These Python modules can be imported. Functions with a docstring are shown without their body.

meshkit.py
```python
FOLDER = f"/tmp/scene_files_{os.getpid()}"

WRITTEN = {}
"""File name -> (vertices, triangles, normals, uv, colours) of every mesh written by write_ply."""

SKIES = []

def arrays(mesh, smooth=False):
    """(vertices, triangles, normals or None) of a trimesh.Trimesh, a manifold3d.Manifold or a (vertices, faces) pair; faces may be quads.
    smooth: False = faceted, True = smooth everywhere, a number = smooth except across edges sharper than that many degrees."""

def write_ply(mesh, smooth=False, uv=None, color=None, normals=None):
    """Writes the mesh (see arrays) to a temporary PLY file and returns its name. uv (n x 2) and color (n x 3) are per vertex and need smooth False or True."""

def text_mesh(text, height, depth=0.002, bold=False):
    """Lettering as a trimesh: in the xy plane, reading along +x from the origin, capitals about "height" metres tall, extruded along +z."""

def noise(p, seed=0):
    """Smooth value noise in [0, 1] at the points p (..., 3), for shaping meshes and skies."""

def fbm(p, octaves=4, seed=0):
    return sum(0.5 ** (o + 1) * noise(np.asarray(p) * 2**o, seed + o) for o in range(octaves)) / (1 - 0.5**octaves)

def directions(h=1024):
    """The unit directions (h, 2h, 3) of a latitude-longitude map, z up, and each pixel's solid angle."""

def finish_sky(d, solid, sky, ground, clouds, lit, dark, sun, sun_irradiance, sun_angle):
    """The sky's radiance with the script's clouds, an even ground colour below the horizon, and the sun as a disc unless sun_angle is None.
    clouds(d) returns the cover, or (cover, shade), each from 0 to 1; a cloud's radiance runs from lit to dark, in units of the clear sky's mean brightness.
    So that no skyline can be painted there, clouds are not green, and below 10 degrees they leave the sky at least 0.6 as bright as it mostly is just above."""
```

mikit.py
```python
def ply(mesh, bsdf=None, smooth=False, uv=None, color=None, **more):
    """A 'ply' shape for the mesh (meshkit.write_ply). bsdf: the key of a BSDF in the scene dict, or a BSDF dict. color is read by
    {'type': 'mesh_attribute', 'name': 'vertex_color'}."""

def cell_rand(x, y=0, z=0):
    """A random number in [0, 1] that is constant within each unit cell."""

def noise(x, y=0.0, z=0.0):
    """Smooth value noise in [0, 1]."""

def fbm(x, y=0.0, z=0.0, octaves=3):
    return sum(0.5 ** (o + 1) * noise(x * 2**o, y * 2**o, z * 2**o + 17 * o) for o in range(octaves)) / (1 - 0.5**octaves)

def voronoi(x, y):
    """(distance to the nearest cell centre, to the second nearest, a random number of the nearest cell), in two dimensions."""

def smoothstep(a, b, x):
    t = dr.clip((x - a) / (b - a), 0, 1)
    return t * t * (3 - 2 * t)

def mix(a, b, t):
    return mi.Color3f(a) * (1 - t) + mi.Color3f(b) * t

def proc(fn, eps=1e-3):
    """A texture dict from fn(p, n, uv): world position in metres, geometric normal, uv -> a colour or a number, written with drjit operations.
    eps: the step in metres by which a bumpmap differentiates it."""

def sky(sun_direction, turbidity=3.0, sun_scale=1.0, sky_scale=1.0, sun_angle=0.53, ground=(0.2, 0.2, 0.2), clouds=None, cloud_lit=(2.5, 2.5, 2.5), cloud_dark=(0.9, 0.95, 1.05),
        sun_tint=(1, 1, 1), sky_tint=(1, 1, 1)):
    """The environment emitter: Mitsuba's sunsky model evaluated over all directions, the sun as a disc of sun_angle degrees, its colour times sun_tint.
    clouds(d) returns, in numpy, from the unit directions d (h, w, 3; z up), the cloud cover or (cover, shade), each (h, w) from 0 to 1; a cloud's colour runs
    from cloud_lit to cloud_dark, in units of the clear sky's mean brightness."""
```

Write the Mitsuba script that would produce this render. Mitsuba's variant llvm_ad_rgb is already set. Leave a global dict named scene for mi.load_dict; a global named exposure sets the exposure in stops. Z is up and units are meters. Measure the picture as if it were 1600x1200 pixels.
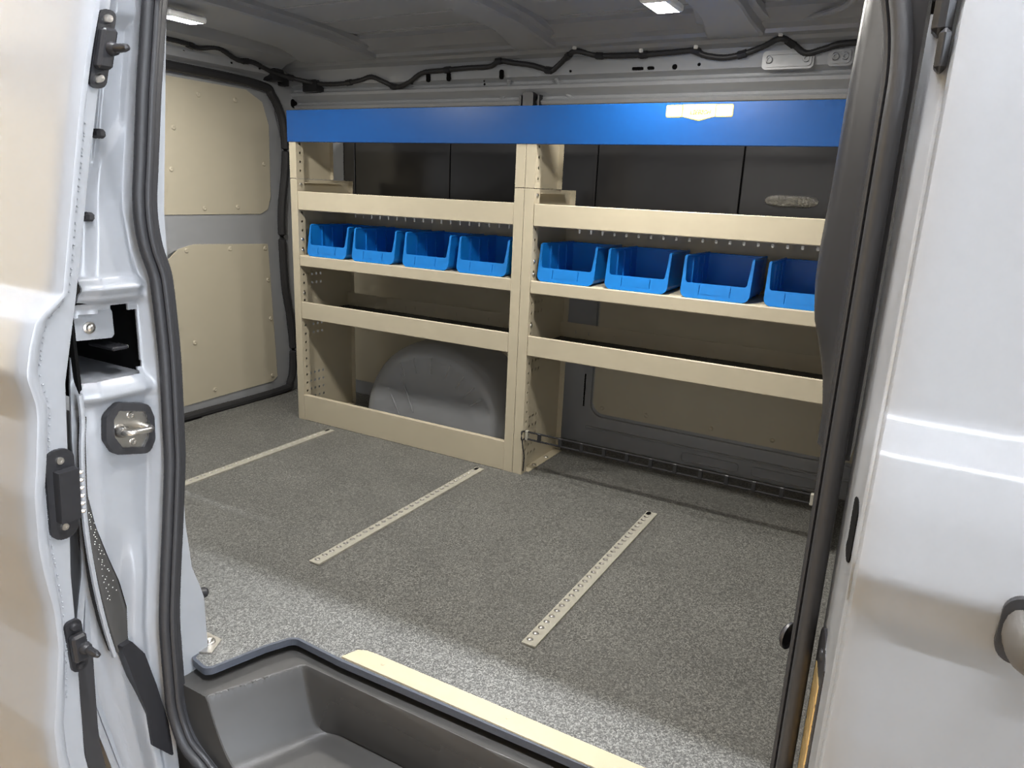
import math
import numpy as np
import drjit as dr
import mitsuba as mi
import trimesh
import shapely
from shapely.geometry import Polygon, Point
import mikit
from meshkit import text_mesh, fbm

T = mi.ScalarTransform4f
V = np.array
scene, labels = {'type': 'scene'}, {}

# ------------------------------------------------------------------ camera, light, exposure
CAM = V([2.0664, -1.9789, 0.9119])
FWD = V([-0.47060555, 0.8433787, -0.25931214])
DOWN = V([0.16369478, -0.20533581, -0.96490478])
scene['camera'] = {'type': 'perspective', 'fov': 2 * math.degrees(math.atan(800 / 1132.14)), 'fov_axis': 'x', 'near_clip': 0.02, 'far_clip': 60,
                   'to_world': T().look_at(origin=CAM.tolist(), target=(CAM + FWD).tolist(), up=(-DOWN).tolist())}
exposure = 0.15
LED = 208.0          # radiance of the van's roof lamps
LED_TINT = V([1.0, 0.96, 0.89])
STRIP = 1060.0         # hall light strip above the open door
PANEL = 1.6          # added hall ceiling panels, unseen, for ambient fill
HALL_TINT = V([0.96, 0.99, 1.05])
WARM, COOL = V([1.2, 0.98, 0.60]), V([0.90, 1.0, 1.14])
FRONT = 13.5  # added glow ahead of the van that brightens the pillar jambs
REAR_GLOW = 1.7        # added warm glowing wall at the hall's rear, mirrored in the open door

# ------------------------------------------------------------------ materials
def rgb(*c): return {'type': 'rgb', 'value': list(c)}
def principled(name, col, rough, **k):
    col = rgb(*col) if isinstance(col, (tuple, list)) else col
    d = {'type': 'principled', 'base_color': col, 'roughness': rough, **k}
    scene[name] = {'type': 'twosided', 'bsdf': d}
    return name

def floor_speckle(p, n, uv):
    a = mikit.noise(p.x * 760, p.y * 760)
    b = mikit.noise(p.x * 370 + 31, p.y * 330 + 7)
    c = mikit.fbm(p.x * 9, p.y * 9)
    g = 0.5 * a + 0.5 * b
    v = 0.100 + 0.122 * mikit.smoothstep(0.45, 0.85, g) - 0.042 * mikit.smoothstep(0.45, 0.2, g)
    v = v * (0.88 + 0.24 * c)
    return mi.Color3f(v * 1.0, v * 0.995, v * 0.93)

def planks(p, n, uv):
    row = dr.floor(p.y / 0.19)
    off = mikit.cell_rand(row, 3) * 1.6
    col = dr.floor((p.x + off) / 1.6)
    r = mikit.cell_rand(row, col, 5)
    g = mikit.fbm(p.x * 2.2 + r * 31, p.y * 26, r * 9)
    v = 0.72 + 0.18 * r + 0.35 * (g - 0.5)
    return mi.Color3f(0.50 * v, 0.40 * v, 0.29 * v)

def grain(p, n, uv):
    return mikit.noise(p.x * 900, p.y * 900, p.z * 900)

scene['paint_grey'] = {'type': 'twosided', 'bsdf': {'type': 'roughplastic', 'distribution': 'ggx', 'alpha': 0.06, 'diffuse_reflectance': rgb(0.30, 0.312, 0.33), 'int_ior': 1.55, 'nonlinear': False}}
BODY = 'paint_grey'
HANDLEM = principled('handle_grey', (0.085, 0.08, 0.073), 0.4)
SHELL = principled('paint_inner', (0.295, 0.305, 0.32), 0.30, specular=0.5, clearcoat=0.6, clearcoat_gloss=0.9)
BEIGE2 = principled('beige_dimmed_for_light', (0.385, 0.335, 0.232), 0.55, specular=0.2)  # same beige darkened to offset the bright light on the step edge
BEIGE = principled('powder_beige', (0.475, 0.425, 0.318), 0.42, specular=0.4)
PANELM = principled('panel_beige', (0.47, 0.43, 0.335), 0.5, specular=0.35)
BLUE = principled('powder_blue', (0.006, 0.066, 0.245), 0.30, specular=0.45)
BIN = principled('plastic_blue', (0.006, 0.172, 0.54), 0.34, specular=0.5)
RUBBER = principled('rubber_black', (0.022, 0.022, 0.024), 0.48, specular=0.5)
BLACKP = principled('plastic_black', (0.016, 0.016, 0.018), 0.38, specular=0.5)
VOID = principled('hole_black', (0.004, 0.004, 0.004), 0.9, specular=0.1)
GLOSSD = principled('window_dark', (0.030, 0.030, 0.032), 0.2, specular=0.55)
STEPM = principled('plastic_step', (0.043, 0.0415, 0.039), 0.45, specular=0.5)
EDGEM = principled('edging_grey', (0.06, 0.068, 0.085), 0.45, specular=0.4)
STEEL = principled('steel', (0.70, 0.68, 0.64), 0.28, metallic=1.0)
ALU = principled('aluminium', (0.47, 0.455, 0.39), 0.38, metallic=0.3)
BRASS = principled('brass', (0.86, 0.62, 0.28), 0.35, metallic=0.9)
ROOFM = SHELL
LININGM = PANELM
WHITEM = principled('white_plastic', (0.8, 0.8, 0.78), 0.4)
FLOORM = principled('floor_speckle', mikit.proc(floor_speckle), 0.55, specular=0.35)
PLANK = principled('hall_planks', mikit.proc(planks), 0.4, specular=0.4)
HALLW = principled('hall_wall', (0.74, 0.70, 0.62), 0.8)
HALLC = principled('hall_wall_cream', (0.80, 0.71, 0.55), 0.8)
HALLG = principled('hall_wall_grey', (0.36, 0.355, 0.34), 0.8)
HALLD = principled('hall_dado', (0.15, 0.14, 0.13), 0.7)
STICK = principled('sticker_white', (0.50, 0.485, 0.40), 0.4)
GOLD = principled('sticker_gold', (0.50, 0.34, 0.08), 0.4)
INK = principled('sticker_green', (0.20, 0.20, 0.015), 0.5)
INKG = principled('sticker_grey', (0.26, 0.27, 0.28), 0.5)

# ------------------------------------------------------------------ helpers
def obj(key, mesh, mat, label=None, cat=None, group=None, kind=None, smooth=30, **more):
    base, k = key, 0
    while key in scene:
        k += 1
        key = f'{base}_{k:03d}'
    scene[key] = mikit.ply(mesh, mat, smooth=smooth, **more)
    d = {n: v for n, v in (('label', label), ('category', cat), ('group', group), ('kind', kind)) if v}
    if d: labels[key] = d
    return key

def thing(key, label, cat, group=None):
    base, k = key, 0
    while key in labels or any(s.startswith(key + '__') for s in scene):
        k += 1
        key = f'{base}_{k:03d}'
    labels[key] = {'label': label, 'category': cat, **({'group': group} if group else {})}
    return key

def cat(*m):
    m = [x for x in (m[0] if len(m) == 1 and isinstance(m[0], list) else m)]
    return trimesh.util.concatenate(m)

def box(x0, x1, y0, y1, z0, z1, b=0.0):
    x0, x1 = sorted((x0, x1)); y0, y1 = sorted((y0, y1)); z0, z1 = sorted((z0, z1))
    if b <= 0:
        return trimesh.creation.box(bounds=[[x0, y0, z0], [x1, y1, z1]])
    b = min(b, 0.49 * min(x1 - x0, y1 - y0, z1 - z0))
    pts = []
    for X, sx in ((x0, 1), (x1, -1)):
        for Y, sy in ((y0, 1), (y1, -1)):
            for Z, sz in ((z0, 1), (z1, -1)):
                pts += [(X, Y + sy * b, Z + sz * b), (X + sx * b, Y, Z + sz * b), (X + sx * b, Y + sy * b, Z)]
    return trimesh.convex.convex_hull(V(pts))

def extr(poly, a0, a1, axis):
    """polygon in the two other axes (yz, xz or xy), extruded from a0 to a1 along axis"""
    geoms = getattr(poly, 'geoms', [poly])
    out = []
    for g in geoms:
        m = trimesh.creation.extrude_polygon(g, abs(a1 - a0), engine='earcut')
        v = np.array(m.vertices); lo = min(a0, a1)
        if axis == 'x': m = trimesh.Trimesh(np.stack([v[:, 2] + lo, v[:, 0], v[:, 1]], 1), m.faces, process=False)
        elif axis == 'y': m = trimesh.Trimesh(np.stack([v[:, 0], v[:, 2] + lo, v[:, 1]], 1), m.faces[:, ::-1], process=False)
        else: m = trimesh.Trimesh(v + [0, 0, lo], m.faces, process=False)
        out.append(m)
    return cat(out)

def rect(a0, a1, b0, b1, r=0.0, q=6):
    p = shapely.box(min(a0, a1), min(b0, b1), max(a0, a1), max(b0, b1))
    return p.buffer(-r).buffer(r, quad_segs=q) if r else p

def smoothpath(pts, n=8, closed=False):
    """Catmull-Rom through the points"""
    p = V(pts, dtype=float)
    p = np.vstack([p[-1:], p, p[:2]]) if closed else np.vstack([2 * p[0] - p[1], p, 2 * p[-1] - p[-2]])
    out = []
    for i in range(1, len(p) - 2):
        for t in np.arange(n) / n:
            a, b, c, d = p[i - 1:i + 3]
            out.append(0.5 * (2 * b + (c - a) * t + (2 * a - 5 * b + 4 * c - d) * t * t + (3 * b - a - 3 * c + d) * t ** 3))
    if not closed: out.append(p[-2])
    return V(out)

def sweep(path, prof, ref=None, closed=False, cap=True):
    """profile points (k,2) carried along a path; ref: a direction kept as the profile's first axis as well as it can be"""
    p = V(path, dtype=float); prof = V(prof, dtype=float); n, k = len(p), len(prof)
    t = (np.roll(p, -1, 0) - np.roll(p, 1, 0)) if closed else np.gradient(p, axis=0)
    t /= np.linalg.norm(t, axis=1, keepdims=True) + 1e-12
    if ref is None: ref = V([0, 0, 1.0]) if np.abs(t[:, 2]).mean() < 0.8 else V([1.0, 0, 0])
    a = np.broadcast_to(V(ref, dtype=float), t.shape); a = a - (a * t).sum(1, keepdims=True) * t
    a /= np.linalg.norm(a, axis=1, keepdims=True) + 1e-12
    b = np.cross(t, a)
    v = (p[:, None] + prof[None, :, :1] * a[:, None] + prof[None, :, 1:] * b[:, None]).reshape(-1, 3)
    f = []
    for i in range(n if closed else n - 1):
        for j in range(k):
            q = (i * k + j, i * k + (j + 1) % k, ((i + 1) % n) * k + (j + 1) % k, ((i + 1) % n) * k + j)
            f += [(q[0], q[2], q[1]), (q[0], q[3], q[2])]
    if cap and not closed:
        for j in range(1, k - 1):
            f += [(0, j, j + 1), ((n - 1) * k, (n - 1) * k + j + 1, (n - 1) * k + j)]
    m = trimesh.Trimesh(v, f, process=False)
    if m.volume < 0: m.invert()
    return m

def tube(path, r, k=8, **kw):
    a = np.arange(k) * 2 * np.pi / k
    return sweep(path, np.stack([np.cos(a), np.sin(a)], 1) * r, **kw)

def rod(p, q, r, k=12): return tube([p, (V(p) + V(q)) / 2, q], r, k)

def lathe(prof, p, axis, k=20):
    """(radius, height) profile turned about axis through p"""
    axis = V(axis, dtype=float) / np.linalg.norm(axis)
    prof = V(prof, dtype=float); n = len(prof)
    a = np.cross(axis, [0.3, 0.9, 0.2]); a /= np.linalg.norm(a); b = np.cross(axis, a)
    th = np.arange(k) * 2 * np.pi / k
    ring = np.cos(th)[:, None] * a + np.sin(th)[:, None] * b
    v = (V(p) + prof[:, None, 1:] * axis + prof[:, None, :1] * ring[None]).reshape(-1, 3)
    f = []
    for i in range(n - 1):
        for j in range(k):
            q = (i * k + j, i * k + (j + 1) % k, (i + 1) * k + (j + 1) % k, (i + 1) * k + j)
            f += [(q[0], q[1], q[2]), (q[0], q[2], q[3])]
    m = trimesh.Trimesh(v, f, process=False)
    return m

def dome(p, axis, r, h, k=14):
    return lathe([(r, 0), (r * 0.97, h * 0.4), (r * 0.75, h * 0.8), (r * 0.4, h), (0.0001, h)], p, axis, k)

def grid(P, thick=None, mask=None, flip=False):
    """(nu,nv,3) points as a sheet; thick: a vector, makes it a closed slab; mask (nu-1,nv-1) keeps cells"""
    nu, nv = P.shape[:2]
    idx = np.arange(nu * nv).reshape(nu, nv)
    q = np.stack([idx[:-1, :-1], idx[1:, :-1], idx[1:, 1:], idx[:-1, 1:]], -1)
    q = q[mask] if mask is not None else q.reshape(-1, 4)
    f = np.vstack([q[:, [0, 1, 2]], q[:, [0, 2, 3]]])
    v = P.reshape(-1, 3)
    if flip: f = f[:, ::-1]
    if thick is not None:
        n = len(v)
        e = np.vstack([f[:, [0, 1]], f[:, [1, 2]], f[:, [2, 0]]])
        key = set(map(tuple, e.tolist()))
        border = V([x for x in e.tolist() if (x[1], x[0]) not in key])
        side = np.vstack([np.stack([border[:, 1], border[:, 0], border[:, 0] + n], 1), np.stack([border[:, 1], border[:, 0] + n, border[:, 1] + n], 1)])
        v = np.vstack([v, v + V(thick)])
        f = np.vstack([f, f[:, ::-1] + n, side])
    m = trimesh.Trimesh(v, f, process=False)
    m.remove_unreferenced_vertices()
    return m

def loft(rings, cap=True):
    R = V(rings, dtype=float); n, k = R.shape[:2]
    v = R.reshape(-1, 3); f = []
    for i in range(n - 1):
        for j in range(k):
            q = (i * k + j, i * k + (j + 1) % k, (i + 1) * k + (j + 1) % k, (i + 1) * k + j)
            f += [(q[0], q[1], q[2]), (q[0], q[2], q[3])]
    if cap:
        for base, inv in ((0, True), ((n - 1) * k, False)):
            pts = R[0 if inv else -1]
            pr = Polygon(pts[:, :2])
            tri = trimesh.creation.triangulate_polygon(pr, engine='earcut')[1] if pr.is_valid and abs(pr.area) > 1e-9 else [(0, j, j + 1) for j in range(1, k - 1)]
            tri = V(tri)
            if len(tri) and tri.max() < k: f += (tri + base).tolist()
    m = trimesh.Trimesh(v, f, process=False)
    m.fix_normals()
    return m

def itp(tab):
    t = V(sorted(tab), dtype=float)
    return lambda z: np.interp(z, t[:, 0], t[:, 1])

def ss(a, b, x):
    t = np.clip((x - a) / (b - a), 0, 1)
    return t * t * (3 - 2 * t)

# ================================================================== THE HALL (outside the van)
GZ = -0.60
obj('floor_hall', box(-7, 9, -8, 5, GZ - 0.1, GZ), PLANK, kind='structure', label='pale oak plank floor of the hall', smooth=False)
obj('ceiling_hall', box(-7, 9, -8, 5, 3.4, 3.5), HALLW, kind='structure', label='hall ceiling', smooth=False)
obj('wall_back', box(-7, 9, -8.1, -8, GZ, 3.4), HALLW, kind='structure', label='pale hall wall', smooth=False)
obj('wall_hall_rear', box(-7.1, -7, -8, 5, GZ, 3.4), HALLC, kind='structure', label='cream hall wall', smooth=False)
obj('wall_hall_front', box(9, 9.1, -8, 5, GZ, 3.4), HALLW, kind='structure', label='pale hall wall', smooth=False)
obj('wall_hall_far', box(-7, 9, 5, 5.1, GZ, 3.4), HALLW, kind='structure', label='pale hall wall', smooth=False)
obj('wall_stand', box(0.3, 9, -3.55, -3.45, GZ, 1.7), HALLG, kind='structure', label='low grey partition behind the viewer', smooth=False)
obj('trim_1', box(0.3, 9, -3.45, -3.40, GZ, -0.40), HALLD, kind='structure', label='dark plinth of the partition', smooth=False)

def area(key, x0, x1, y0, y1, z, power, tint, **k):
    v = V([[x0, y0, z], [x1, y0, z], [x1, y1, z], [x0, y1, z]])
    m = trimesh.Trimesh(v, [[0, 2, 1], [0, 3, 2]], process=False)
    return obj(key, m, HALLW, smooth=False, emitter={'type': 'area', 'radiance': rgb(*(tint * power))}, **k)

for x, y, pw, tint in [(-4.5, -5.6, 1.0, WARM), (-4.5, -2.6, 1.0, WARM), (6.0, -5.6, 1.0, COOL), (6.0, -2.6, 1.0, COOL)]:  # unseen ceiling panels added for ambient light on the van sides
    k = thing('added_panel_light', 'square light panel added in the hall ceiling for ambient light', 'light', 'added hall ceiling panels')
    obj(k + '__frame', cat(box(x - .85, x + .85, y - .85, y - .8, 3.36, 3.4), box(x - .85, x + .85, y + .8, y + .85, 3.36, 3.4), box(x - .85, x - .8, y - .8, y + .8, 3.36, 3.4), box(x + .8, x + .85, y - .8, y + .8, 3.36, 3.4)), WHITEM, smooth=False)
    area(k + '__diffuser', x - .8, x + .8, y - .8, y + .8, 3.375, PANEL * pw, tint)
for x, sx, y0, y1, zt, tint, pw, nm in ((-6.95, 1, -7.9, 0.9, 3.36, WARM, REAR_GLOW, 'large warm glowing wall added at the hall rear for the door reflection'), (5.2, -1, -2.7, -1.7, 2.7, COOL, FRONT, 'cool white glowing wall added ahead of the van to light the pillars')):
    k = thing('added_glow_wall', nm, 'light')  # unseen glowing walls added to light the pillars and tint the door reflection
    obj(k + '__frame', box(x - .03 * sx, x, y0 - .05, y1 + .05, GZ, zt + .02), WHITEM, smooth=False)
    v = V([[x + .01 * sx, y0, -.4], [x + .01 * sx, y1, -.4], [x + .01 * sx, y1, zt], [x + .01 * sx, y0, zt]])
    obj(k + '__glow_sheet', trimesh.Trimesh(v, [[0, 1, 2], [0, 2, 3]] if sx > 0 else [[0, 2, 1], [0, 3, 2]], process=False), HALLW, smooth=False, emitter={'type': 'area', 'radiance': rgb(*(tint * pw))})
k = thing('strip_light', 'long narrow ceiling light above the open van door', 'light')
obj(k + '__housing', box(0.2, 3.0, -1.70, -1.62, 3.22, 3.3), WHITEM, smooth=False)
area(k + '__diffuser', 0.22, 2.98, -1.672, -1.648, 3.215, STRIP, HALL_TINT)
obj(k + '__suspension_rod', cat(rod((0.6, -1.66, 3.3), (0.6, -1.66, 3.4), .006), rod((2.6, -1.66, 3.3), (2.6, -1.66, 3.4), .006)), STEEL)

# ================================================================== VAN SHELL
# ---- cargo floor
FB = Polygon([(-0.345, 0.425), (2.12, 0.425), (2.12, -1.035), (1.19, -1.055), (1.115, -1.052), (1.06, -1.05), (1.035, -1.10), (0.998, -1.215), (0.94, -1.205), (0.93, -1.15), (-0.345, -1.15)])
FB = FB.buffer(0.02).buffer(-0.04).buffer(0.02)
obj('floor', extr(FB.buffer(-0.006), -0.015, 0.0, 'z'), FLOORM, kind='structure', label='speckled grey floor panel of the cargo bay', smooth=False)
obj('floor__edge_trim', extr(FB.difference(FB.buffer(-0.0062)).intersection(shapely.box(0.93, -1.3, 2.12, -0.99)), -0.0135, 0.0012, 'z'), EDGEM, label='blue grey edging along the step', smooth=False)
obj('floor_underbody', box(-0.45, 3.1, -1.0, 0.44, -0.32, -0.016), VOID, kind='structure', smooth=False)

# ---- far side wall: pressed profile carried along x
prof = [(0.425, -0.02), (0.425, 0.80), (0.405, 0.83), (0.405, 1.14), (0.395, 1.165), (0.38, 1.185), (0.352, 1.196), (0.346, 1.206), (0.362, 1.214), (0.366, 1.222), (0.348, 1.232),
        (0.335, 1.244), (0.333, 1.254), (0.350, 1.262), (0.352, 1.270), (0.328, 1.282), (0.318, 1.318), (0.31, 1.334), (0.285, 1.343), (0.275, 1.352), (0.25, 1.356), (0.245, 1.366), (0.21, 1.372), (0.19, 1.386), (0.16, 1.40)]
back = [(0.16, 1.43), (0.30, 1.42), (0.46, 1.30), (0.50, 0.8), (0.50, -0.02)]
obj('wall_left', extr(Polygon(prof + back), -0.45, 3.1, 'x'), SHELL, kind='structure', label='far side wall of the van with pressed steel roof rail', smooth=20)

def disc(key, x, y, z, r, axis=(0, -1, 0), mat=None, h=0.002, k=14):
    obj(key, lathe([(r, 0), (r, h * 0.7), (r * 0.9, h), (0.0001, h)], (x, y, z), axis, k), mat or VOID)

# dark glossy window blanks behind the upper shelves
for (a, b) in [(-0.10, -0.043), (-0.038, 0.428), (0.433, 1.034), (1.039, 1.521), (1.526, 2.05)]:
    obj('wall_left__window_blank', box(a, b, 0.396, 0.404, 0.84, 1.13, 0.0015), GLOSSD, smooth=False)
obj('wall_left__window_seam', box(-0.11, 2.05, 0.4042, 0.406, 0.835, 1.135), VOID, smooth=False)
# lining panels below
obj('wall_left__lining_panel', extr(rect(-0.12, 0.93, 0.06, 0.77, 0.05), 0.419, 0.424, 'y'), LININGM, label='beige grey lining panel behind the wheel arch', smooth=False)
obj('wall_left__lining_panel', extr(rect(1.075, 2.06, 0.125, 0.77, 0.045), 0.417, 0.424, 'y'), LININGM, label='beige grey lining panel behind the open bay', smooth=False)
ring = rect(1.055, 2.09, 0.100, 0.80, 0.06)
obj('wall_left__pressed_bead', cat(extr(ring.difference(ring.buffer(-0.012)), 0.412, 0.426, 'y'), box(1.05, 2.08, 0.415, 0.426, 0.060, 0.068, .003), extr(rect(1.42, 1.62, 0.008, 0.045, .012).difference(rect(1.424, 1.616, 0.012, 0.041, .01)), 0.417, 0.426, 'y'), extr(rect(1.66, 1.90, 0.008, 0.045, .012).difference(rect(1.664, 1.896, 0.012, 0.041, .01)), 0.417, 0.426, 'y')), SHELL, smooth=False)
for x, z in [(1.113, 0.148), (1.283, 0.152), (1.515, 0.15), (1.718, 0.15), (1.9, 0.15), (1.113, 0.40), (1.5, 0.62), (1.9, 0.6)]:
    obj('wall_left__screw', dome((x, 0.417, z), (0, -1, 0), 0.008, 0.004, 12), LININGM)
obj('wall_left__slot', extr(rect(1.033, 1.038, 0.14, 0.265, .002), 0.4235, 0.426, 'y'), VOID, smooth=False)
# crinkled shiny adhesive left on the window blank
gx, gz = np.meshgrid(np.linspace(1.60, 1.755, 110), np.linspace(0.893, 0.932, 34), indexing='ij')
e = np.clip(1 - ((gx - 1.678) / 0.078) ** 4 - ((gz - 0.911) / 0.017) ** 2, 0, 1)
hgt = fbm(np.stack([gx * 260, gz * 300, gx * 0], -1), 4, 3)
P = np.stack([gx, 0.3955 - 0.012 * e ** 0.5 * (0.25 + hgt), gz], -1)
keep = e[:-1, :-1] > 0.02
principled('crinkle_film', (0.55, 0.54, 0.5), 0.24, metallic=0.9)
obj('wall_left__adhesive_film', grid(P, mask=keep, flip=True), 'crinkle_film', label='crinkled shiny film', smooth=False)

# wheel arch
ang = np.linspace(0, np.pi, 49)
rings = []
for y, r in [(0.43, 0.355), (0.42, 0.345), (0.27, 0.34), (0.235, 0.335), (0.21, 0.322), (0.195, 0.300), (0.188, 0.275), (0.186, 0.22), (0.192, 0.205), (0.192, 0.10), (0.19, 0.001)]:
    rings.append(np.stack([0.50 + r * np.cos(ang), np.full_like(ang, y), r * np.sin(ang)], 1))
ARCHM = SHELL
obj('wall_left__wheel_arch', grid(V(rings)), ARCHM, label='rounded dark grey wheel arch', smooth=40)
for a in (0.62, 0.80, 1.0, 1.25, 1.55, 1.85, 2.1):
    c, s = math.cos(a), math.sin(a)
    obj('wall_left__wheel_arch__rib', rod((0.5 + 0.225 * c, 0.187, 0.225 * s), (0.5 + 0.285 * c, 0.190, 0.285 * s), 0.003, 8), ARCHM)
for xa, za, xb, zb_ in [(0.30, 0.14, 0.36, 0.02), (0.36, 0.20, 0.42, 0.06)]:
    obj('wall_left__wheel_arch__rib', rod((xa, 0.189, za), (xb, 0.189, zb_), 0.0025, 8), ARCHM)

# roof rail furniture: holes, plugs, pressed plates
for x, y, z, r in [(0.16, .346, 1.245, .005), (0.62, .325, 1.262, .004), (0.62, .322, 1.272, .003), (1.30, .325, 1.292, .008), (1.375, .325, 1.296, .005), (1.60, .324, 1.295, .008), (1.66, .324, 1.295, .006),
                   (1.655, .324, 1.284, .006), (1.765, .322, 1.302, .010), (1.83, .322, 1.304, .005), (1.83, .324, 1.29, .007), (0.30, .33, 1.275, .004), (0.86, .326, 1.292, .004), (0.95, .324, 1.292, .004)]:
    disc('wall_left__rail_hole', x, y, z, r)
for x in (0.38, 0.47, 0.69):
    obj('wall_left__rail_slot', extr(rect(x - .007, x + .007, 1.276, 1.306, .006), 0.317, 0.325, 'y'), VOID, smooth=False)
for x0, x1 in ((1.165, 1.20), (1.215, 1.235)):
    obj('wall_left__rail_slot', extr(rect(x0, x1, 1.287, 1.295, .003), 0.318, 0.326, 'y'), VOID, smooth=False)
for x0, x1, z0, z1 in [(1.56, 1.70, 1.272, 1.322), (1.735, 1.80, 1.275, 1.322)]:
    obj('wall_left__reinforcement_plate', extr(rect(x0, x1, z0, z1, .012), 0.316, 0.330, 'y'), SHELL, smooth=False)
    obj('wall_left__reinforcement_plate__bead', extr(rect(x0 + .006, x1 - .006, z0 + .006, z1 - .006, .01).difference(rect(x0 + .012, x1 - .012, z0 + .012, z1 - .012, .008)), 0.312, 0.318, 'y'), SHELL, smooth=False)
    for x in (x0 + .02, x1 - .02):
        obj('wall_left__reinforcement_plate__boss', lathe([(.010, 0), (.008, .006), (.005, .006), (.005, .002), (.0001, .002)], (x, 0.316, (z0 + z1) / 2), (0, -1, 0), 14), SHELL)
obj('wall_left__belt_anchor', extr(rect(0.775, 0.815, 1.17, 1.235, .012), 0.325, 0.36, 'y'), BLACKP, label='black plastic plug behind the blue board', smooth=False)
obj('wall_left__belt_anchor__clip', cat(box(0.757, 0.763, 0.335, 0.36, 1.185, 1.225), box(0.827, 0.833, 0.335, 0.36, 1.185, 1.225)), BLACKP, smooth=False)
for sgn_ in (-1, 1):
    obj('wall_left__pressed_arc', tube(smoothpath([(0.80 + sgn_ * .16, 0.366, 1.205), (0.80 + sgn_ * .13, 0.366, 1.222), (0.80 + sgn_ * .10, 0.352, 1.255), (0.80 + sgn_ * .09, 0.338, 1.275)], 5), 0.007, 8), SHELL)

# ---- roof skin with beads, and roof bows
xs, ys = np.linspace(-0.45, 3.1, 72), np.linspace(-1.12, 0.24, 60)
gx, gy = np.meshgrid(xs, ys, indexing='ij')
rz = 1.405 + 0.022 * (1 - ((gy + 0.42) / 0.72) ** 2)
P = np.stack([gx, gy, rz], -1)
obj('ceiling', grid(P, thick=(0, 0, 0.03)), ROOFM, kind='structure', label='bare painted steel roof of the van', smooth=30)
for y in (0.12, -0.02, -0.20, -0.42, -0.64):
    z = 1.405 + 0.022 * (1 - ((y + 0.42) / 0.72) ** 2)
    for x0, x1 in ((0.18, 0.76), (1.0, 1.40), (1.58, 2.05)):
        obj('ceiling__roof_bead', tube(smoothpath([(x0, y, z + .004), (x0 + .05, y, z), (x1 - .05, y, z), (x1, y, z + .004)], 3), 0.0035, 6), ROOFM)

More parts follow.
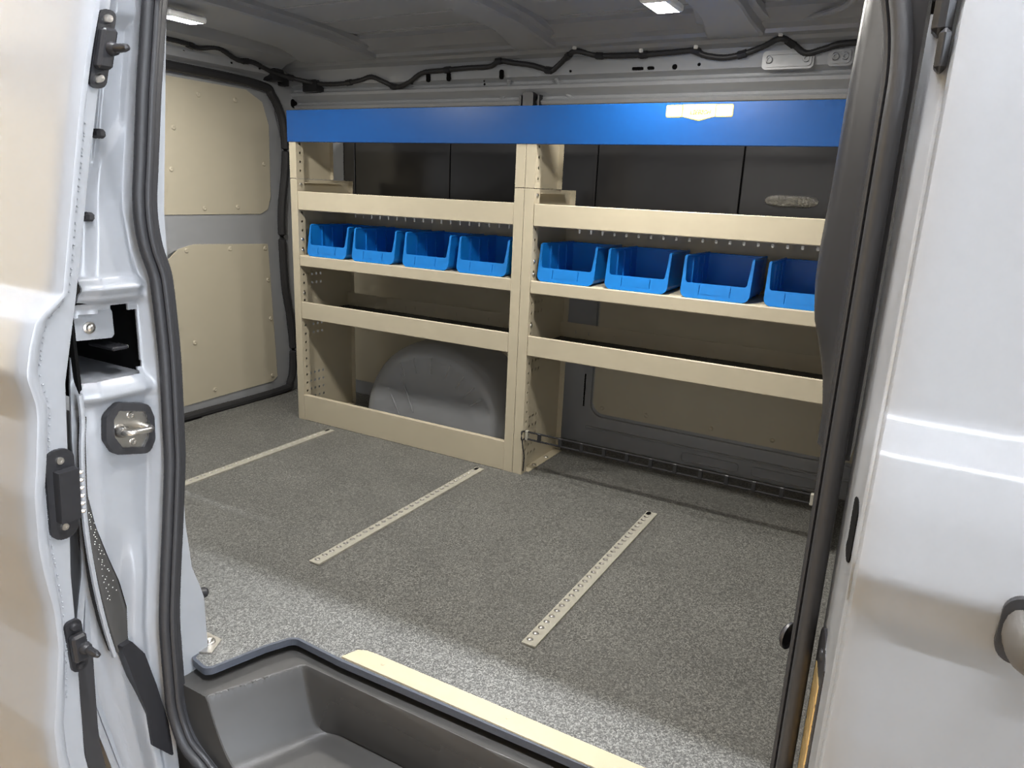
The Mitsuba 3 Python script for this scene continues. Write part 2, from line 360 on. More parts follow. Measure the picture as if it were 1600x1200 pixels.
def bow(x0, x1, drop, key='ceiling__roof_bow', slots=()):
    yy = np.linspace(-1.12, 0.25, 30)
    zc = 1.366 + 0.022 * (1 - ((yy + 0.42) / 0.72) ** 2) - 0.02 * ss(0.05, 0.25, yy)
    w = x1 - x0
    rings = []
    for y, z in zip(yy, zc):
        s = 1 + 0.25 * ss(0.1, 0.25, y)
        xm = (x0 + x1) / 2
        pr = [(-.5 * w - .022, .026), (-.5 * w - .004, .022), (-.5 * w, .004), (-.5 * w + .006, 0), (.5 * w - .006, 0), (.5 * w, .004), (.5 * w + .004, .022), (.5 * w + .022, .026), (.5 * w + .022, .045), (-.5 * w - .022, .045)]
        rings.append([(xm + a * s, y, z + b) for a, b in pr])
    R = V(rings); v = R.reshape(-1, 3); n, k = R.shape[:2]; f = []
    for i in range(n - 1):
        for j in range(k):
            q = (i * k + j, i * k + (j + 1) % k, (i + 1) * k + (j + 1) % k, (i + 1) * k + j)
            f += [(q[0], q[1], q[2]), (q[0], q[2], q[3])]
    m = trimesh.Trimesh(v, f, process=False); m.fix_normals()
    kk = obj(key, m, ROOFM, smooth=25)
    for x, y, dx, dy in slots:
        z = 1.375 + 0.022 * (1 - ((y + 0.42) / 0.72) ** 2) - 0.02 * ss(0.05, 0.25, y)
        obj(kk + '__slot', extr(rect(x - dx, x + dx, y - dy, y + dy, min(dx, dy) * .8), z - 0.002, z + 0.002, 'z'), VOID, smooth=False)
    return kk
bow(-0.13, 0.16, 0.04, slots=[(0.05, -0.16, .008, .02), (0.06, -0.02, .008, .03), (0.07, 0.10, .006, .02)])
bow(0.80, 0.915, 0.04, slots=[(0.815, -0.24, .012, .05), (0.81, -0.06, .01, .05), (0.81, 0.12, .01, .04)])
bow(1.43, 1.555, 0.04, slots=[(1.445, 0.03, .012, .035), (1.45, 0.13, .012, .03), (1.54, 0.15, .006, .01)])
obj('ceiling__gutter_tube', tube(smoothpath([(1.60, 0.235, 1.385), (1.70, 0.20, 1.378), (1.80, 0.10, 1.385), (1.82, -0.05, 1.405), (1.80, -0.2, 1.415)], 8), 0.008, 8), SHELL)

# ---- rear end: frame round the rear door opening
def yz(pts): return Polygon(pts)
hole = yz([(-1.06, 0.0), (0.24, 0.0), (0.285, 0.04), (0.30, 0.14), (0.296, 0.31), (0.265, 0.48), (0.262, 0.78), (0.296, 1.04), (0.282, 1.16), (0.235, 1.24), (0.17, 1.275), (-0.2, 1.285), (-1.06, 1.285)])
frame = yz([(-1.3, -0.3), (0.47, -0.3), (0.47, 1.30), (0.30, 1.40), (0.0, 1.43), (-0.85, 1.43), (-1.2, 1.32), (-1.3, 0.8)]).difference(hole)
obj('wall_rear', extr(frame, -0.36, -0.325, 'x'), SHELL, kind='structure', label='steel frame round the rear door', smooth=False)
# header pressing above the rear door
hp = [(-0.325, 1.285), (-0.315, 1.295), (-0.285, 1.305), (-0.27, 1.335), (-0.24, 1.35), (-0.19, 1.362), (-0.16, 1.395), (-0.16, 1.43), (-0.36, 1.43), (-0.36, 1.285)]
obj('wall_rear__header', extr(Polygon(hp), -1.15, 0.24, 'y'), ROOFM, smooth=25)
for y, z, r in [(-0.20, 1.33, .006), (0.0, 1.318, .004), (0.13, 1.318, .004)]:
    disc('wall_rear__header__hole', -0.277, y, z, r, (1, 0, 0.3))
obj('wall_rear__lock_cover', extr(rect(0.185, 0.245, 1.285, 1.33, .01), -0.325, -0.268, 'x'), BLACKP, smooth=False)
obj('wall_rear__lock_cover', extr(rect(0.265, 0.30, 1.275, 1.305, .008), -0.325, -0.300, 'x'), BLACKP, smooth=False)
obj('wall_rear__corner_opening', extr(rect(0.33, 0.385, 1.20, 1.235, .015), -0.3255, -0.3235, 'x'), VOID, smooth=False)
obj('wall_rear__door_seal', tube(smoothpath([(-0.342 + .026, y, z) for y, z in [(-1.05, 0.012), (-0.25, 0.012), (0.20, 0.014), (0.262, 0.045), (0.283, 0.14), (0.280, 0.30), (0.255, 0.45), (0.248, 0.60), (0.25, 0.78), (0.278, 0.95), (0.283, 1.06), (0.268, 1.16), (0.222, 1.235), (0.16, 1.265), (-0.2, 1.275), (-1.05, 1.275)]], 8), 0.017, 10), RUBBER, label='black rubber rear door seal')

# rear door (inside)
rd = thing('rear_door', 'closed grey rear van door lined with two beige panels, at the left end of the bay', 'door')
obj(rd + '__door_shell', extr(yz([(-0.395, -0.02), (0.30, -0.02), (0.315, 1.29), (-0.395, 1.31)]), -0.40, -0.352, 'x'), SHELL, smooth=False)
obj(rd + '__door_frame', extr(yz([(-0.40, 0.02), (0.275, 0.02), (0.29, 0.14), (0.26, 0.48), (0.258, 0.78), (0.288, 1.05), (0.24, 1.23), (0.16, 1.268), (-0.40, 1.275)]).buffer(-.02).buffer(.02).difference(
    yz([(-0.38, 0.785), (0.20, 0.785), (0.225, 0.83), (0.225, 1.14), (0.19, 1.215), (0.11, 1.248), (-0.38, 1.252)]).buffer(-.008)).difference(
    yz([(-0.38, 0.06), (0.185, 0.06), (0.215, 0.09), (0.19, 0.655), (-0.15, 0.668), (-0.25, 0.65), (-0.38, 0.60)]).buffer(-.008)), -0.353, -0.340, 'x'), SHELL, label='painted steel door frame', smooth=False)
up = yz([(-0.38, 0.772), (0.155, 0.772), (0.195, 0.79), (0.212, 0.84), (0.218, 1.12), (0.19, 1.205), (0.112, 1.242), (-0.38, 1.246)]).buffer(-.012).buffer(.012)
lo = yz([(-0.38, 0.048), (0.18, 0.058), (0.207, 0.075), (0.186, 0.650), (-0.17, 0.663), (-0.235, 0.648), (-0.275, 0.615), (-0.38, 0.60)]).buffer(-.008).buffer(.008)
obj(rd + '__upper_panel', extr(up, -0.343, -0.336, 'x'), PANELM, label='beige upper lining panel', smooth=False)
obj(rd + '__lower_panel', extr(lo, -0.343, -0.336, 'x'), PANELM, label='beige lower lining panel', smooth=False)
for k0, pts in (('upper_panel', [(-0.106, 1.197), (0.058, 1.197), (-0.219, 1.074), (-0.24, 0.931), (-0.112, 0.794), (0.042, 0.799), (0.184, 0.969)]),
                ('lower_panel', [(-0.203, 0.641), (-0.006, 0.639), (0.170, 0.632), (0.178, 0.5), (0.183, 0.335), (-0.196, 0.29), (0.178, 0.085), (-0.119, 0.086)])):
    for y, z in pts:
        obj(f'{rd}__{k0}__screw', lathe([(.0095, 0), (.009, .002), (.0065, .0042), (.003, .0042), (.002, .003), (.0001, .003)], (-0.336, y, z), (1, 0, 0), 14), PANELM)
obj('door_1', extr(yz([(-1.12, -0.02), (-0.405, -0.02), (-0.405, 1.31), (-1.12, 1.29)]), -0.40, -0.352, 'x'), SHELL, kind='structure', label='second leaf of the rear doors', smooth=False)
tk = thing('threshold_strip', 'pale metal strip along the floor edge in front of the rear door', 'trim strip')
obj(tk + '__plate', box(-0.335, -0.315, -0.175, 0.205, 0.0, 0.003, .001), ALU, smooth=False)
obj('floor__lashing_recess', extr(rect(-0.315, -0.295, -0.30, -0.215, .004), 0.0002, 0.001, 'z'), VOID, label='black recess in the floor corner', smooth=False)

# ================================================================== SHELVING
HB, HT = 1.0436, 1.15
def side_poly(y0, y1, z0, z1, holes):
    p = shapely.box(y0, z0, y1, z1)
    hs = [Point(y, z).buffer(r, quad_segs=2) for y, z, r in holes if y0 < y < y1 and z0 < z < z1]
    return p.difference(shapely.union_all(hs)) if hs else p
pit = 0.0325
ret_holes = [(0.020, 0.05 + pit * i, 0.0048) for i in range(27)]
ph = []
for c, y in enumerate((0.060, 0.083, 0.106, 0.129)):
    for i in range(27):
        z = 0.045 + pit * i
        if (z < 0.20 and c * 0.9 + i * 0.6 < 5.2) or (0.31 < z < 0.40 and c > 0) or (0.52 < z < 0.62 and c > 0): ph.append((y, z, 0.0056))
SEAM = 0.917
def frame_side(u, xa, s):
    """one end frame: xa outer x, s=+1 faces right (left-hand frame), -1 the other"""
    xi = xa + s * 0.0335
    fr = [box(xa, xi, 0.0, 0.0022, 0.0, SEAM - 0.0008, .0008), extr(side_poly(0.0, 0.036, 0.0, SEAM - .0008, ret_holes), xi - s * .0016, xi, 'x'), box(xa + s * .0125, xi, 0.0345, 0.036, 0, SEAM - .0008)]
    obj(u + '__post', cat(fr), BEIGE, smooth=False)
    fr = [box(xa, xi, 0.0, 0.0022, SEAM + .0008, 1.11, .0008), extr(side_poly(0.0, 0.036, SEAM + .0008, 1.11, [(0.020, 0.945 + .031 * i, .0048) for i in range(5)]), xi - s * .0016, xi, 'x'), box(xa + s * .0125, xi, 0.0345, 0.036, SEAM + .0008, 1.11)]
    obj(u + '__upper_post', cat(fr), BEIGE, smooth=False)
    xp = xa + s * 0.011
    obj(u + '__side_panel', cat(extr(side_poly(0.0, 0.30, 0.0, SEAM - .0008, ph), xp, xp + s * .0012, 'x'), box(xp, xp + s * .02, 0.2985, 0.30, 0.0, SEAM - .0008), box(xp, xp + s * .032, 0.036, 0.285, 0.0, 0.002)), BEIGE, smooth=False)
    obj(u + '__upper_side_panel', cat(extr(side_poly(0.0, 0.195, SEAM + .0008, 1.11, []), xp, xp + s * .0012, 'x'), box(xp, xp + s * .018, 0.1935, 0.195, SEAM + .0008, 1.11)), BEIGE, smooth=False)
    for z in (0.897, 0.700, 0.66, 0.500):
        obj(u + '__bolt', dome((xi, 0.018, z), (s, 0, 0), 0.0065, 0.005, 10), STEEL)
    for y in (0.10, 0.19):
        obj(u + '__bolt', dome((xp + s * .018, y, 0.002), (0, 0, 1), 0.009, 0.006, 10), STEEL)

def unit(x0, W, label, kick, rail):
    u = thing('shelving_unit', label, 'shelf')
    xl, xr = x0 + 0.0335, x0 + W - 0.0335
    frame_side(u, x0, 1); frame_side(u, x0 + W, -1)
    g = 0.0006
    # top tray
    xs0, xs1 = x0 + .013, x0 + W - .013
    obj(u + '__shelf', cat(box(xl + g, xr - g, 0.0, 0.010, 0.8066, 0.873, .0022), box(xs0, xs1, 0.008, 0.272, 0.8066, 0.8085)), BEIGE, smooth=False)
    sh = [extr(Polygon([(0.036, 0.807), (0.275, 0.807), (0.245, 0.905), (0.036, 0.905)]), xs0, xs0 + .0015, 'x'), extr(Polygon([(0.036, 0.807), (0.275, 0.807), (0.245, 0.905), (0.036, 0.905)]), xs1 - .0015, xs1, 'x'),
          box(xs0, xs0 + .028, 0.04, 0.245, 0.903, 0.905), box(xs1 - .028, xs1, 0.04, 0.245, 0.903, 0.905)]
    obj(u + '__shelf__end_plate', cat(sh[0], sh[2]), BEIGE, smooth=False)
    obj(u + '__shelf__end_plate', cat(sh[1], sh[3]), BEIGE, smooth=False)
    # bin shelf with back rail
    obj(u + '__shelf', cat(box(xl + g, xr - g, 0.0, 0.010, 0.6028, 0.6415, .0022), box(xs0, xs1, 0.004, 0.277, 0.6395, 0.6415)), BEIGE, smooth=False)
    bp = shapely.box(xs0, 0.642, xs1, 0.806).difference(shapely.union_all([rect(x - .004, x + .004, 0.778, 0.792, .002) for x in np.arange(xs0 + .05, xs1 - .03, 0.0415)]))
    obj(u + '__shelf__back_rail', extr(bp, 0.2775, 0.279, 'y'), BEIGE, smooth=False)
    # lower tray with mat
    obj(u + '__shelf', cat(box(xl + g, xr - g, 0.0, 0.010, 0.4048, 0.469, .0022), box(xs0, xs1, 0.008, 0.277, 0.4052, 0.4072)), BEIGE, smooth=False)
    bp = shapely.box(xs0, 0.4072, xs1, 0.476).difference(shapely.union_all([rect(x - .0015, x + .0015, 0.440, 0.452, .0008) for x in np.arange(xs0 + .06, xs1 - .03, 0.0480)]))
    obj(u + '__shelf__back_rail', extr(bp, 0.2775, 0.279, 'y'), BEIGE, smooth=False)
    obj(u + '__shelf__mat', box(xs0 + .004, xs1 - .004, 0.014, 0.276, 0.4075, 0.424), RUBBER, label='black anti-slip mat', smooth=False)
    if kick:
        obj(u + '__kick_board', cat(box(xl + g, xr - g, 0.0, 0.0022, 0.001, 0.1016, .0008), box(xl + g, xr - g, 0.0, 0.018, 0.0995, 0.1016, .0008)), BEIGE, smooth=False)
    return u

W1 = 0.9760
unit(0.0, W1, 'beige steel shelving unit on the left, closed at the bottom by a board', True, False)
unit(W1 + 0.0012, W1 - 0.001, 'beige steel shelving unit on the right, open to the floor behind a black wire rail', False, True)

# blue top board with maker's badge
fb = thing('top_board', 'long glossy blue board along the top of both shelving units', 'board')
obj(fb + '__board', cat(box(-0.002, 1.957, -0.0035, 0.0, HB, HT, .0012), box(-0.002, 1.957, -0.0035, 0.05, HT - .002, HT, .0008), box(-0.002, 1.957, -0.0035, 0.02, HB, HB + .002, .0008), box(-0.003, -0.0005, -0.0035, 0.19, HB, HT)), BLUE, smooth=False)
bd = obj(fb + '__badge', extr(shapely.union_all([rect(1.397, 1.4425, 1.113, 1.1445, .005), rect(1.528, 1.574, 1.113, 1.1445, .005), Polygon([(1.441, 1.1455), (1.530, 1.1455), (1.530, 1.1145), (1.4865, 1.1035), (1.441, 1.1145)])]), -0.0042, -0.0036, 'y'), GOLD, label='small white and gold maker\'s badge reading LIEBICH', smooth=False)
obj(bd + '__face', extr(shapely.union_all([rect(1.399, 1.4405, 1.115, 1.1425, .004), rect(1.530, 1.572, 1.115, 1.1425, .004), Polygon([(1.443, 1.1435), (1.528, 1.1435), (1.528, 1.1155), (1.4865, 1.1060), (1.443, 1.1155)])]), -0.0046, -0.0041, 'y'), STICK, smooth=False)
def lettering(key, text, x, z, h, mat, y=-0.0050, shear=0.0, bold=False):
    m = text_mesh(text, h, 0.0004, bold)
    v = np.array(m.vertices)
    m = trimesh.Trimesh(np.stack([x + v[:, 0] + shear * v[:, 1], y - v[:, 2] + 0.0004, z + v[:, 1]], 1), m.faces, process=False)
    obj(key, m, mat, smooth=False)
lettering(bd + '__lettering', 'LIEBICH', 1.4615, 1.1205, 0.0095, INK, shear=0.22, bold=True)
obj(bd + '__small_print', cat([box(1.450 + .0055 * i, 1.4535 + .0055 * i, -0.0050, -0.0045, 1.1355, 1.1378) for i in range(13)] +
    [box(a, b, -0.0050, -0.0045, z, z + .0016) for a, b, z in [(1.405, 1.433, 1.136), (1.409, 1.430, 1.131), (1.405, 1.434, 1.126), (1.536, 1.565, 1.136), (1.541, 1.560, 1.131), (1.537, 1.564, 1.126)]]), INKG, smooth=False)

# ---- storage bins
def bin_mesh(w=0.189, h=0.112, d=0.235, r=0.020):
    body, t = [], 0.0022
    hw = w / 2
    def U(hwid, hh, rr, z0=0.0, n=6):
        pts = [(-hwid, hh)]
        for a in np.linspace(np.pi, 1.5 * np.pi, n): pts.append((-hwid + rr + rr * np.cos(a), z0 + rr + rr * np.sin(a)))
        for a in np.linspace(1.5 * np.pi, 2 * np.pi, n): pts.append((hwid - rr + rr * np.cos(a), z0 + rr + rr * np.sin(a)))
        pts.append((hwid, hh))
        return V(pts)
    # shell: U section from the front lip to the back, narrowing a little
    rings = []
    for y, s, hh in [(0.004, 1.0, h), (0.03, 0.985, h), (d, 0.93, h * 0.985)]:
        o = U(hw * s - 0.003, hh, r); i = U(hw * s - 0.003 - t, hh, r, t)[::-1]
        o[:, 1] += 0; ring = np.vstack([o, i])
        rings.append([(a, y + (0.020 if (y < 0.01) else 0) * max(0, b / h), b) for a, b in ring])
    R = V(rings); n, k = R.shape[:2]; f = []
    for i in range(n - 1):
        for j in range(k):
            q = (i * k + j, i * k + (j + 1) % k, (i + 1) * k + (j + 1) % k, (i + 1) * k + j)
            f += [(q[0], q[1], q[2]), (q[0], q[2], q[3])]
    shell = trimesh.Trimesh(R.reshape(-1, 3), f, process=False); shell.fix_normals()
    back = extr(Polygon(U(hw * 0.93 - .003, h * 0.985, r)), d - t, d, 'y')
    # inner guide ribs
    ribs = [box(sx * (hw * .95 - .008), sx * (hw * .95 - .003), 0.07 + .055 * i, 0.073 + .055 * i, 0.006, h * .93) for sx in (-1, 1) for i in range(3)]
    # back: hanging lip
    lip = box(-hw * .90, hw * .90, d - .004, d + .006, h * .93, h * .985, .001)
    # front frame: U ring leaning back, with a low front board
    o = Polygon([*U(hw, h, r, 0.0, 9)]); 
    inner = Polygon([(-hw + .0065, h + .01), (-hw + .0070, h * .8), (-hw + .011, 0.046), (-hw + .015, 0.041), (hw - .015, 0.041), (hw - .011, 0.046), (hw - .0070, h * .8), (hw - .0065, h + .01)])
    fr = o.difference(inner)
    fr = fr.buffer(.001).buffer(-.002).buffer(.001)
    for sx in (-.45, .45): fr = fr.difference(shapely.box(sx * hw - .0008, .010, sx * hw + .0008, .037))
    m = extr(fr, 0.0, 0.0035, 'y')
    v = np.array(m.vertices); v[:, 1] += 0.020 * np.clip(v[:, 2] / h, 0, 1) ** 1.0
    frame = trimesh.Trimesh(v, m.faces, process=False)
    rim = []
    for s in (-1, 1):
        rim.append(tube([(s * (hw - .004), 0.024, h), (s * (hw - .006), 0.12, h - .001), (s * (hw * .93 - .004), d, h * .985)], 0.0032, 8, ref=(0, 0, 1)))
    label = []
    for s in (-0.42, 0.42):
        label.append(box(s * hw - .0008, s * hw + .0008, -0.0006 + .003, 0.006, 0.010, 0.038))
    slot = extr(rect(-hw * .42, hw * .42, 0.0125, 0.036, .001), 0.0, 0.0012, 'y')
    v = np.array(slot.vertices); v[:, 1] += 0.020 * v[:, 2] / h - 0.0010
    slot = trimesh.Trimesh(v, slot.faces, process=False)
    return cat([shell, back, lip] + ribs), frame, rim, slot
bb, bfr, brim, bslot = bin_mesh()
BD = {'body': mikit.ply(bb, BIN, smooth=30), 'front_frame': mikit.ply(bfr, BIN, smooth=30), 'rim': mikit.ply(brim[0], BIN, smooth=40), 'rim_001': mikit.ply(brim[1], BIN, smooth=40), 'label_plate': mikit.ply(bslot, BIN, smooth=False)}
cx = [0.1535, 0.3700, 0.5980, 0.8200, 1.1200, 1.3450, 1.5730, 1.7990]
names = ['first from the left on the left shelf, beside the end post', 'second from the left on the left shelf', 'third from the left on the left shelf', 'fourth on the left shelf, beside the middle posts',
         'first on the right shelf, just right of the middle posts', 'second from the middle posts on the right shelf', 'third from the middle posts on the right shelf', 'last on the right, partly hidden by the black pillar cover']
rng = np.random.default_rng(4)
for i, (x, nm) in enumerate(zip(cx, names)):
    k = thing('storage_bin', 'blue plastic storage bin, ' + nm, 'storage bin', 'blue bins on the middle shelf')
    tw = T().translate([x, 0.010 + 0.003 * rng.random(), 0.6422]).rotate([0, 0, 1], float(rng.normal(0, 0.5)))
    for part, d in BD.items():
        scene[f'{k}__{part}'] = {**d, 'to_world': tw}

# ---- black wire rail across the open bay
gr = thing('wire_rail', 'low black double wire rail across the bottom of the right shelving unit', 'rail')
for z in (0.149, 0.124):
    obj(gr + '__wire', rod((1.0105, 0.012, z), (1.916, 0.012, z), 0.0032, 8), BLACKP)
for i in range(11):
    x = 1.065 + 0.0755 * i
    obj(gr + '__clip', box(x - .006, x + .006, 0.0075, 0.0165, 0.121, 0.152, .002), BLACKP, smooth=False)
for x in (1.018, 1.898):
    obj(gr + '__end_bracket', cat(box(x - .004, x + .006, 0.006, 0.02, 0.120, 0.153, .0015)), ALU, smooth=False)
obj(gr + '__hook', tube(smoothpath([(1.0115, -0.003, 0.125), (1.013, -0.003, 0.105), (1.0165, 0.004, 0.07), (1.015, 0.006, 0.03), (1.0135, 0.008, 0.012)], 5), 0.0022, 6), BLACKP)
obj(gr + '__end_wire', tube(smoothpath([(1.0105, 0.012, 0.149), (1.009, -0.004, 0.150), (1.009, -0.004, 0.124), (1.0105, 0.012, 0.124)], 4), 0.003, 8), BLACKP)

# ================================================================== FLOOR RAILS AND EDGE STRIP
def track(x, y0, y1, label):
    t = thing('floor_rail', label, 'lashing rail', 'lashing rails in the floor')
    L, w = y1 - y0, 0.0165
    ys_ = np.arange(y0 + .018, y1 - .012, 0.0255)
    slot = shapely.union_all([Point(x - .0055, y).buffer(.0070, quad_segs=3) for y in ys_])
    plan = rect(x - w, x + w, y0, y1, .002).difference(slot)
    obj(t + '__rail', cat(extr(plan, 0.0003, 0.0042, 'z'), box(x + .006, x + w, y0 + .001, y1 - .001, 0.0042, 0.0052, .0004)), ALU, smooth=False)
    for y in ys_:
        obj(t + '__rail_notch', lathe([(.0068, .0034), (.005, .0012), (.0025, .0004), (.0001, .0003)], (x - .0055, y, 0.0006), (0, 0, 1), 10), STEEL)
    obj(t + '__end_slot', extr(rect(x - .013, x - .002, y1 - .024, y1 - .003, .003), 0.0042, 0.0048, 'z'), VOID, smooth=False)
track(0.2072, -0.72, -0.037, 'perforated metal lashing rail in the floor nearest the rear door')
track(0.8746, -0.806, -0.037, 'perforated metal lashing rail in the floor in front of the middle posts')
track(1.4778, -0.808, -0.037, 'perforated metal lashing rail in the floor on the right, ending in the bright area')
es = thing('step_edge_strip', 'cream metal strip along the floor edge above the entry step', 'trim strip')
obj(es + '__strip', cat(extr(Polygon([(1.186, -1.043), (2.12, -1.033), (2.12, -0.992), (1.24, -1.002), (1.215, -1.004), (1.198, -1.012)]), 0.0008, 0.0042, 'z'), extr(Polygon([(1.186, -1.046), (2.12, -1.036), (2.12, -1.033), (1.186, -1.043)]), -0.006, 0.0042, 'z')), BEIGE2, smooth=False)
for x in (1.27, 1.55, 1.83):
    obj(es + '__screw', dome((x, -1.022 + .011 * (x - 1.186), 0.0042), (0, 0, 1), 0.004, 0.0012, 10), BEIGE2)

# ---- lashing bracket by the rear pillar
tb = thing('floor_bracket', 'small grey steel bracket bolted to the floor at the foot of the rear pillar', 'bracket')
obj(tb + '__plate', extr(Polygon([(0.90, -1.135), (0.945, -1.135), (0.965, -1.175), (0.925, -1.195), (0.90, -1.19)]), 0.0005, 0.004, 'z'), STEEL, smooth=False)
obj(tb + '__bolt', cat(lathe([(.012, 0), (.012, .003), (.007, .004), (.007, .010), (.0001, .0105)], (0.933, -1.155, 0.004), (0, 0, 1), 12)), STEEL)

# ================================================================== ENTRY STEP
xs, ys = np.linspace(0.90, 2.03, 227), np.linspace(-1.238, -1.0, 84)
gx, gy = np.meshgrid(xs, ys, indexing='ij')
# distance inside the well from its slanted left side, its back and its right side
ln = V([1.0 * 0.205, -(1.105 - 1.004)]); ln = ln / np.linalg.norm(ln)
dl = (gx - 1.004) * ln[0] + (gy + 1.285) * ln[1]
db = -1.074 + 0.012 * (gx - 1.1) - gy
drr = 1.99 - gx
a = np.clip(dl / 0.085, 0, 1); b = np.clip(db / 0.026, 0, 1); c = np.clip(drr / 0.06, 0, 1)
ff = lambda t: 1 - (1 - t) ** 2.2
k_ = np.minimum(np.minimum(ff(a), ff(b)), ff(c))
soft = -0.05 * np.log(np.exp(-ff(a) / 0.05) + np.exp(-ff(b) / 0.05) + np.exp(-ff(c) / 0.05))
soft = np.clip(soft, 0, 1)
zz = -0.030 - 0.145 * soft
gyw = gy + 0.040 * ss(0.0, 0.026, db) * (1 - ss(0.035, 0.15, db)) * ss(0.02, 0.09, dl)
obj('step_well', grid(np.stack([gx, gyw, zz], -1), thick=(0, 0, -0.012)), STEPM, label='black plastic entry step sunk below the cargo floor', cat='step', smooth=35)
xk = np.linspace(0.90, 2.03, 227)
obj('step_well__skirt', grid(np.stack([np.stack([xk, np.full_like(xk, -1.240), zz[:, 0] + .001], -1), np.stack([xk, np.full_like(xk, -1.242), np.full_like(xk, -0.42)], -1)]), thick=(0, 0.01, 0)), STEPM, smooth=False)
def ribloop(pts, r=0.0035):
    obj('step_well__tread_rib', tube(smoothpath([(x, y, -0.1745) for x, y in pts], 6), r, 8), STEPM)
def rr(l, bk, rt):
    s = 0.30
    return [(l - s * (bk + 1.26), -1.262 + 0.0), (l - s * .0 - .02, bk - .045), (l, bk - .012), (l + .035, bk), (l + .12, bk), (1.5, bk + .004), (rt - .06, bk + .006), (rt - .015, bk - .01), (rt, bk - .05), (rt, -1.262)]
for l, bk, rt in ((1.13, -1.105, 1.93), (1.165, -1.135, 1.90), (1.195, -1.162, 1.87), (1.225, -1.188, 1.84)):
    ribloop(rr(l, bk, rt))
for x, y, r in ((1.085, -1.12, .006), (1.075, -1.135, .004), (1.098, -1.165, .006)):
    obj('step_well__debris', trimesh.Trimesh(*(lambda m: (m.vertices * [1, .6, .35] * r * (0.7 + 0.6 * fbm(m.vertices * 2.3 + r * 900, 2)[:, None]) + [x, y, -0.168 if y < -1.15 else -0.155], m.faces))(trimesh.creation.icosphere(2)), process=False), BLACKP, smooth=True)
obj('trim_3', box(0.5, 2.4, -1.30, -1.264, -0.42, -0.222, .012), BODY, kind='structure', label='painted door sill', smooth=30)

# ================================================================== REAR (C) PILLAR
sealL = [(1.30, -1.155), (1.17, -1.183), (1.04, -1.205), (0.94, -1.219), (0.855, -1.231), (0.80, -1.226), (0.75, -1.212), (0.70, -1.209), (0.61, -1.207), (0.52, -1.210), (0.42, -1.214), (0.31, -1.228), (0.21, -1.242), (0.12, -1.253), (0.0, -1.255), (-0.10, -1.254), (-0.25, -1.25)]
ysl = itp(sealL)
outB = itp([(1.34, -1.21), (1.20, -1.235), (0.97, -1.285), (0.85, -1.312), (0.72, -1.340), (0.58, -1.358), (0.49, -1.366), (0.37, -1.368), (0.25, -1.372), (0.10, -1.392), (0.0, -1.385), (-0.15, -1.358), (-0.30, -1.33)])
zs = np.linspace(-0.30, 1.34, 300); us = np.linspace(0, 1, 70)
gu, gz = np.meshgrid(us, zs, indexing='ij')
yA = ysl(gz) - 0.006; yB = outB(gz)
yy = yA + (yB - yA) * gu
def bumpx(y, z, u):
    x = 0.930 + 0.022 * (1 - ss(0.0, 0.22, u)) - 0.012 * ss(0.72, 1.0, u)
    # upper recessed field
    x -= 0.010 * ss(.20, .30, u) * (1 - ss(.80, .92, u)) * ss(0.945, 0.985, z + 0.10 * (u - .5)) * (1 - ss(1.125, 1.14, z))
    x += 0.006 * ss(1.135, 1.15, z) * (1 - ss(1.16, 1.18, z))
    # swell down to the ledge over the roller pocket
    x += 0.010 * (1 - ss(0.80, 0.90, z)) * ss(0.70, 0.74, z) * ss(.1, .3, u)
    x += 0.016 * np.exp(-((z - 0.733) / 0.011) ** 2) * ss(.05, .25, u)
    x += 0.012 * np.exp(-((z - 0.716) / 0.006) ** 2) * ss(.05, .25, u)
    # shelf under the pocket
    x += 0.016 * ss(0.543, 0.556, z) * (1 - ss(0.560, 0.595, z)) * ss(.05, .25, u) * (1 - ss(.93, 1.0, u))
    x += 0.004 * np.exp(-((z - 0.540) / 0.008) ** 2) * ss(.1, .25, u) * (1 - ss(.6, .7, u))
    # latch field and foot
    x += 0.008 * ss(.30, .36, z) * (1 - ss(.36, .55, z)) * 0
    x -= 0.020 * (1 - ss(0.15, 0.34, z)) * ss(.35, .75, u)
    x += 0.012 * (1 - ss(0.20, 0.32, z)) * ss(.15, .3, u) * (1 - ss(.4, .55, u))
    return x + 0.0006 * (fbm(np.stack([y * 60, z * 60, y * 0], -1), 2, 5) - .5)
gxp = bumpx(yy, gz, gu)
ym = (yy[:-1, :-1] + yy[1:, 1:]) / 2; zm = (gz[:-1, :-1] + gz[1:, 1:]) / 2
pk = rect(-1.372, -1.243, 0.583, 0.706, 0.022)
ptop = itp([(-1.40, 0.688), (-1.335, 0.690), (-1.30, 0.697), (-1.27, 0.706), (-1.25, 0.706), (-1.2, 0.706)])
inside = (ym < -1.243) & (ym > -1.349 + 0) & (zm > 0.583) & (zm < ptop(ym)) & ~((ym > -1.258) & (zm > 0.693)) & ~((ym > -1.250) & (zm < 0.592))
obj('wall_rear_pillar', grid(np.stack([gxp, yy, gz], -1), thick=(-0.004, 0.0, 0), mask=~inside), BODY, kind='structure', label='pale grey painted rear door pillar', smooth=40)
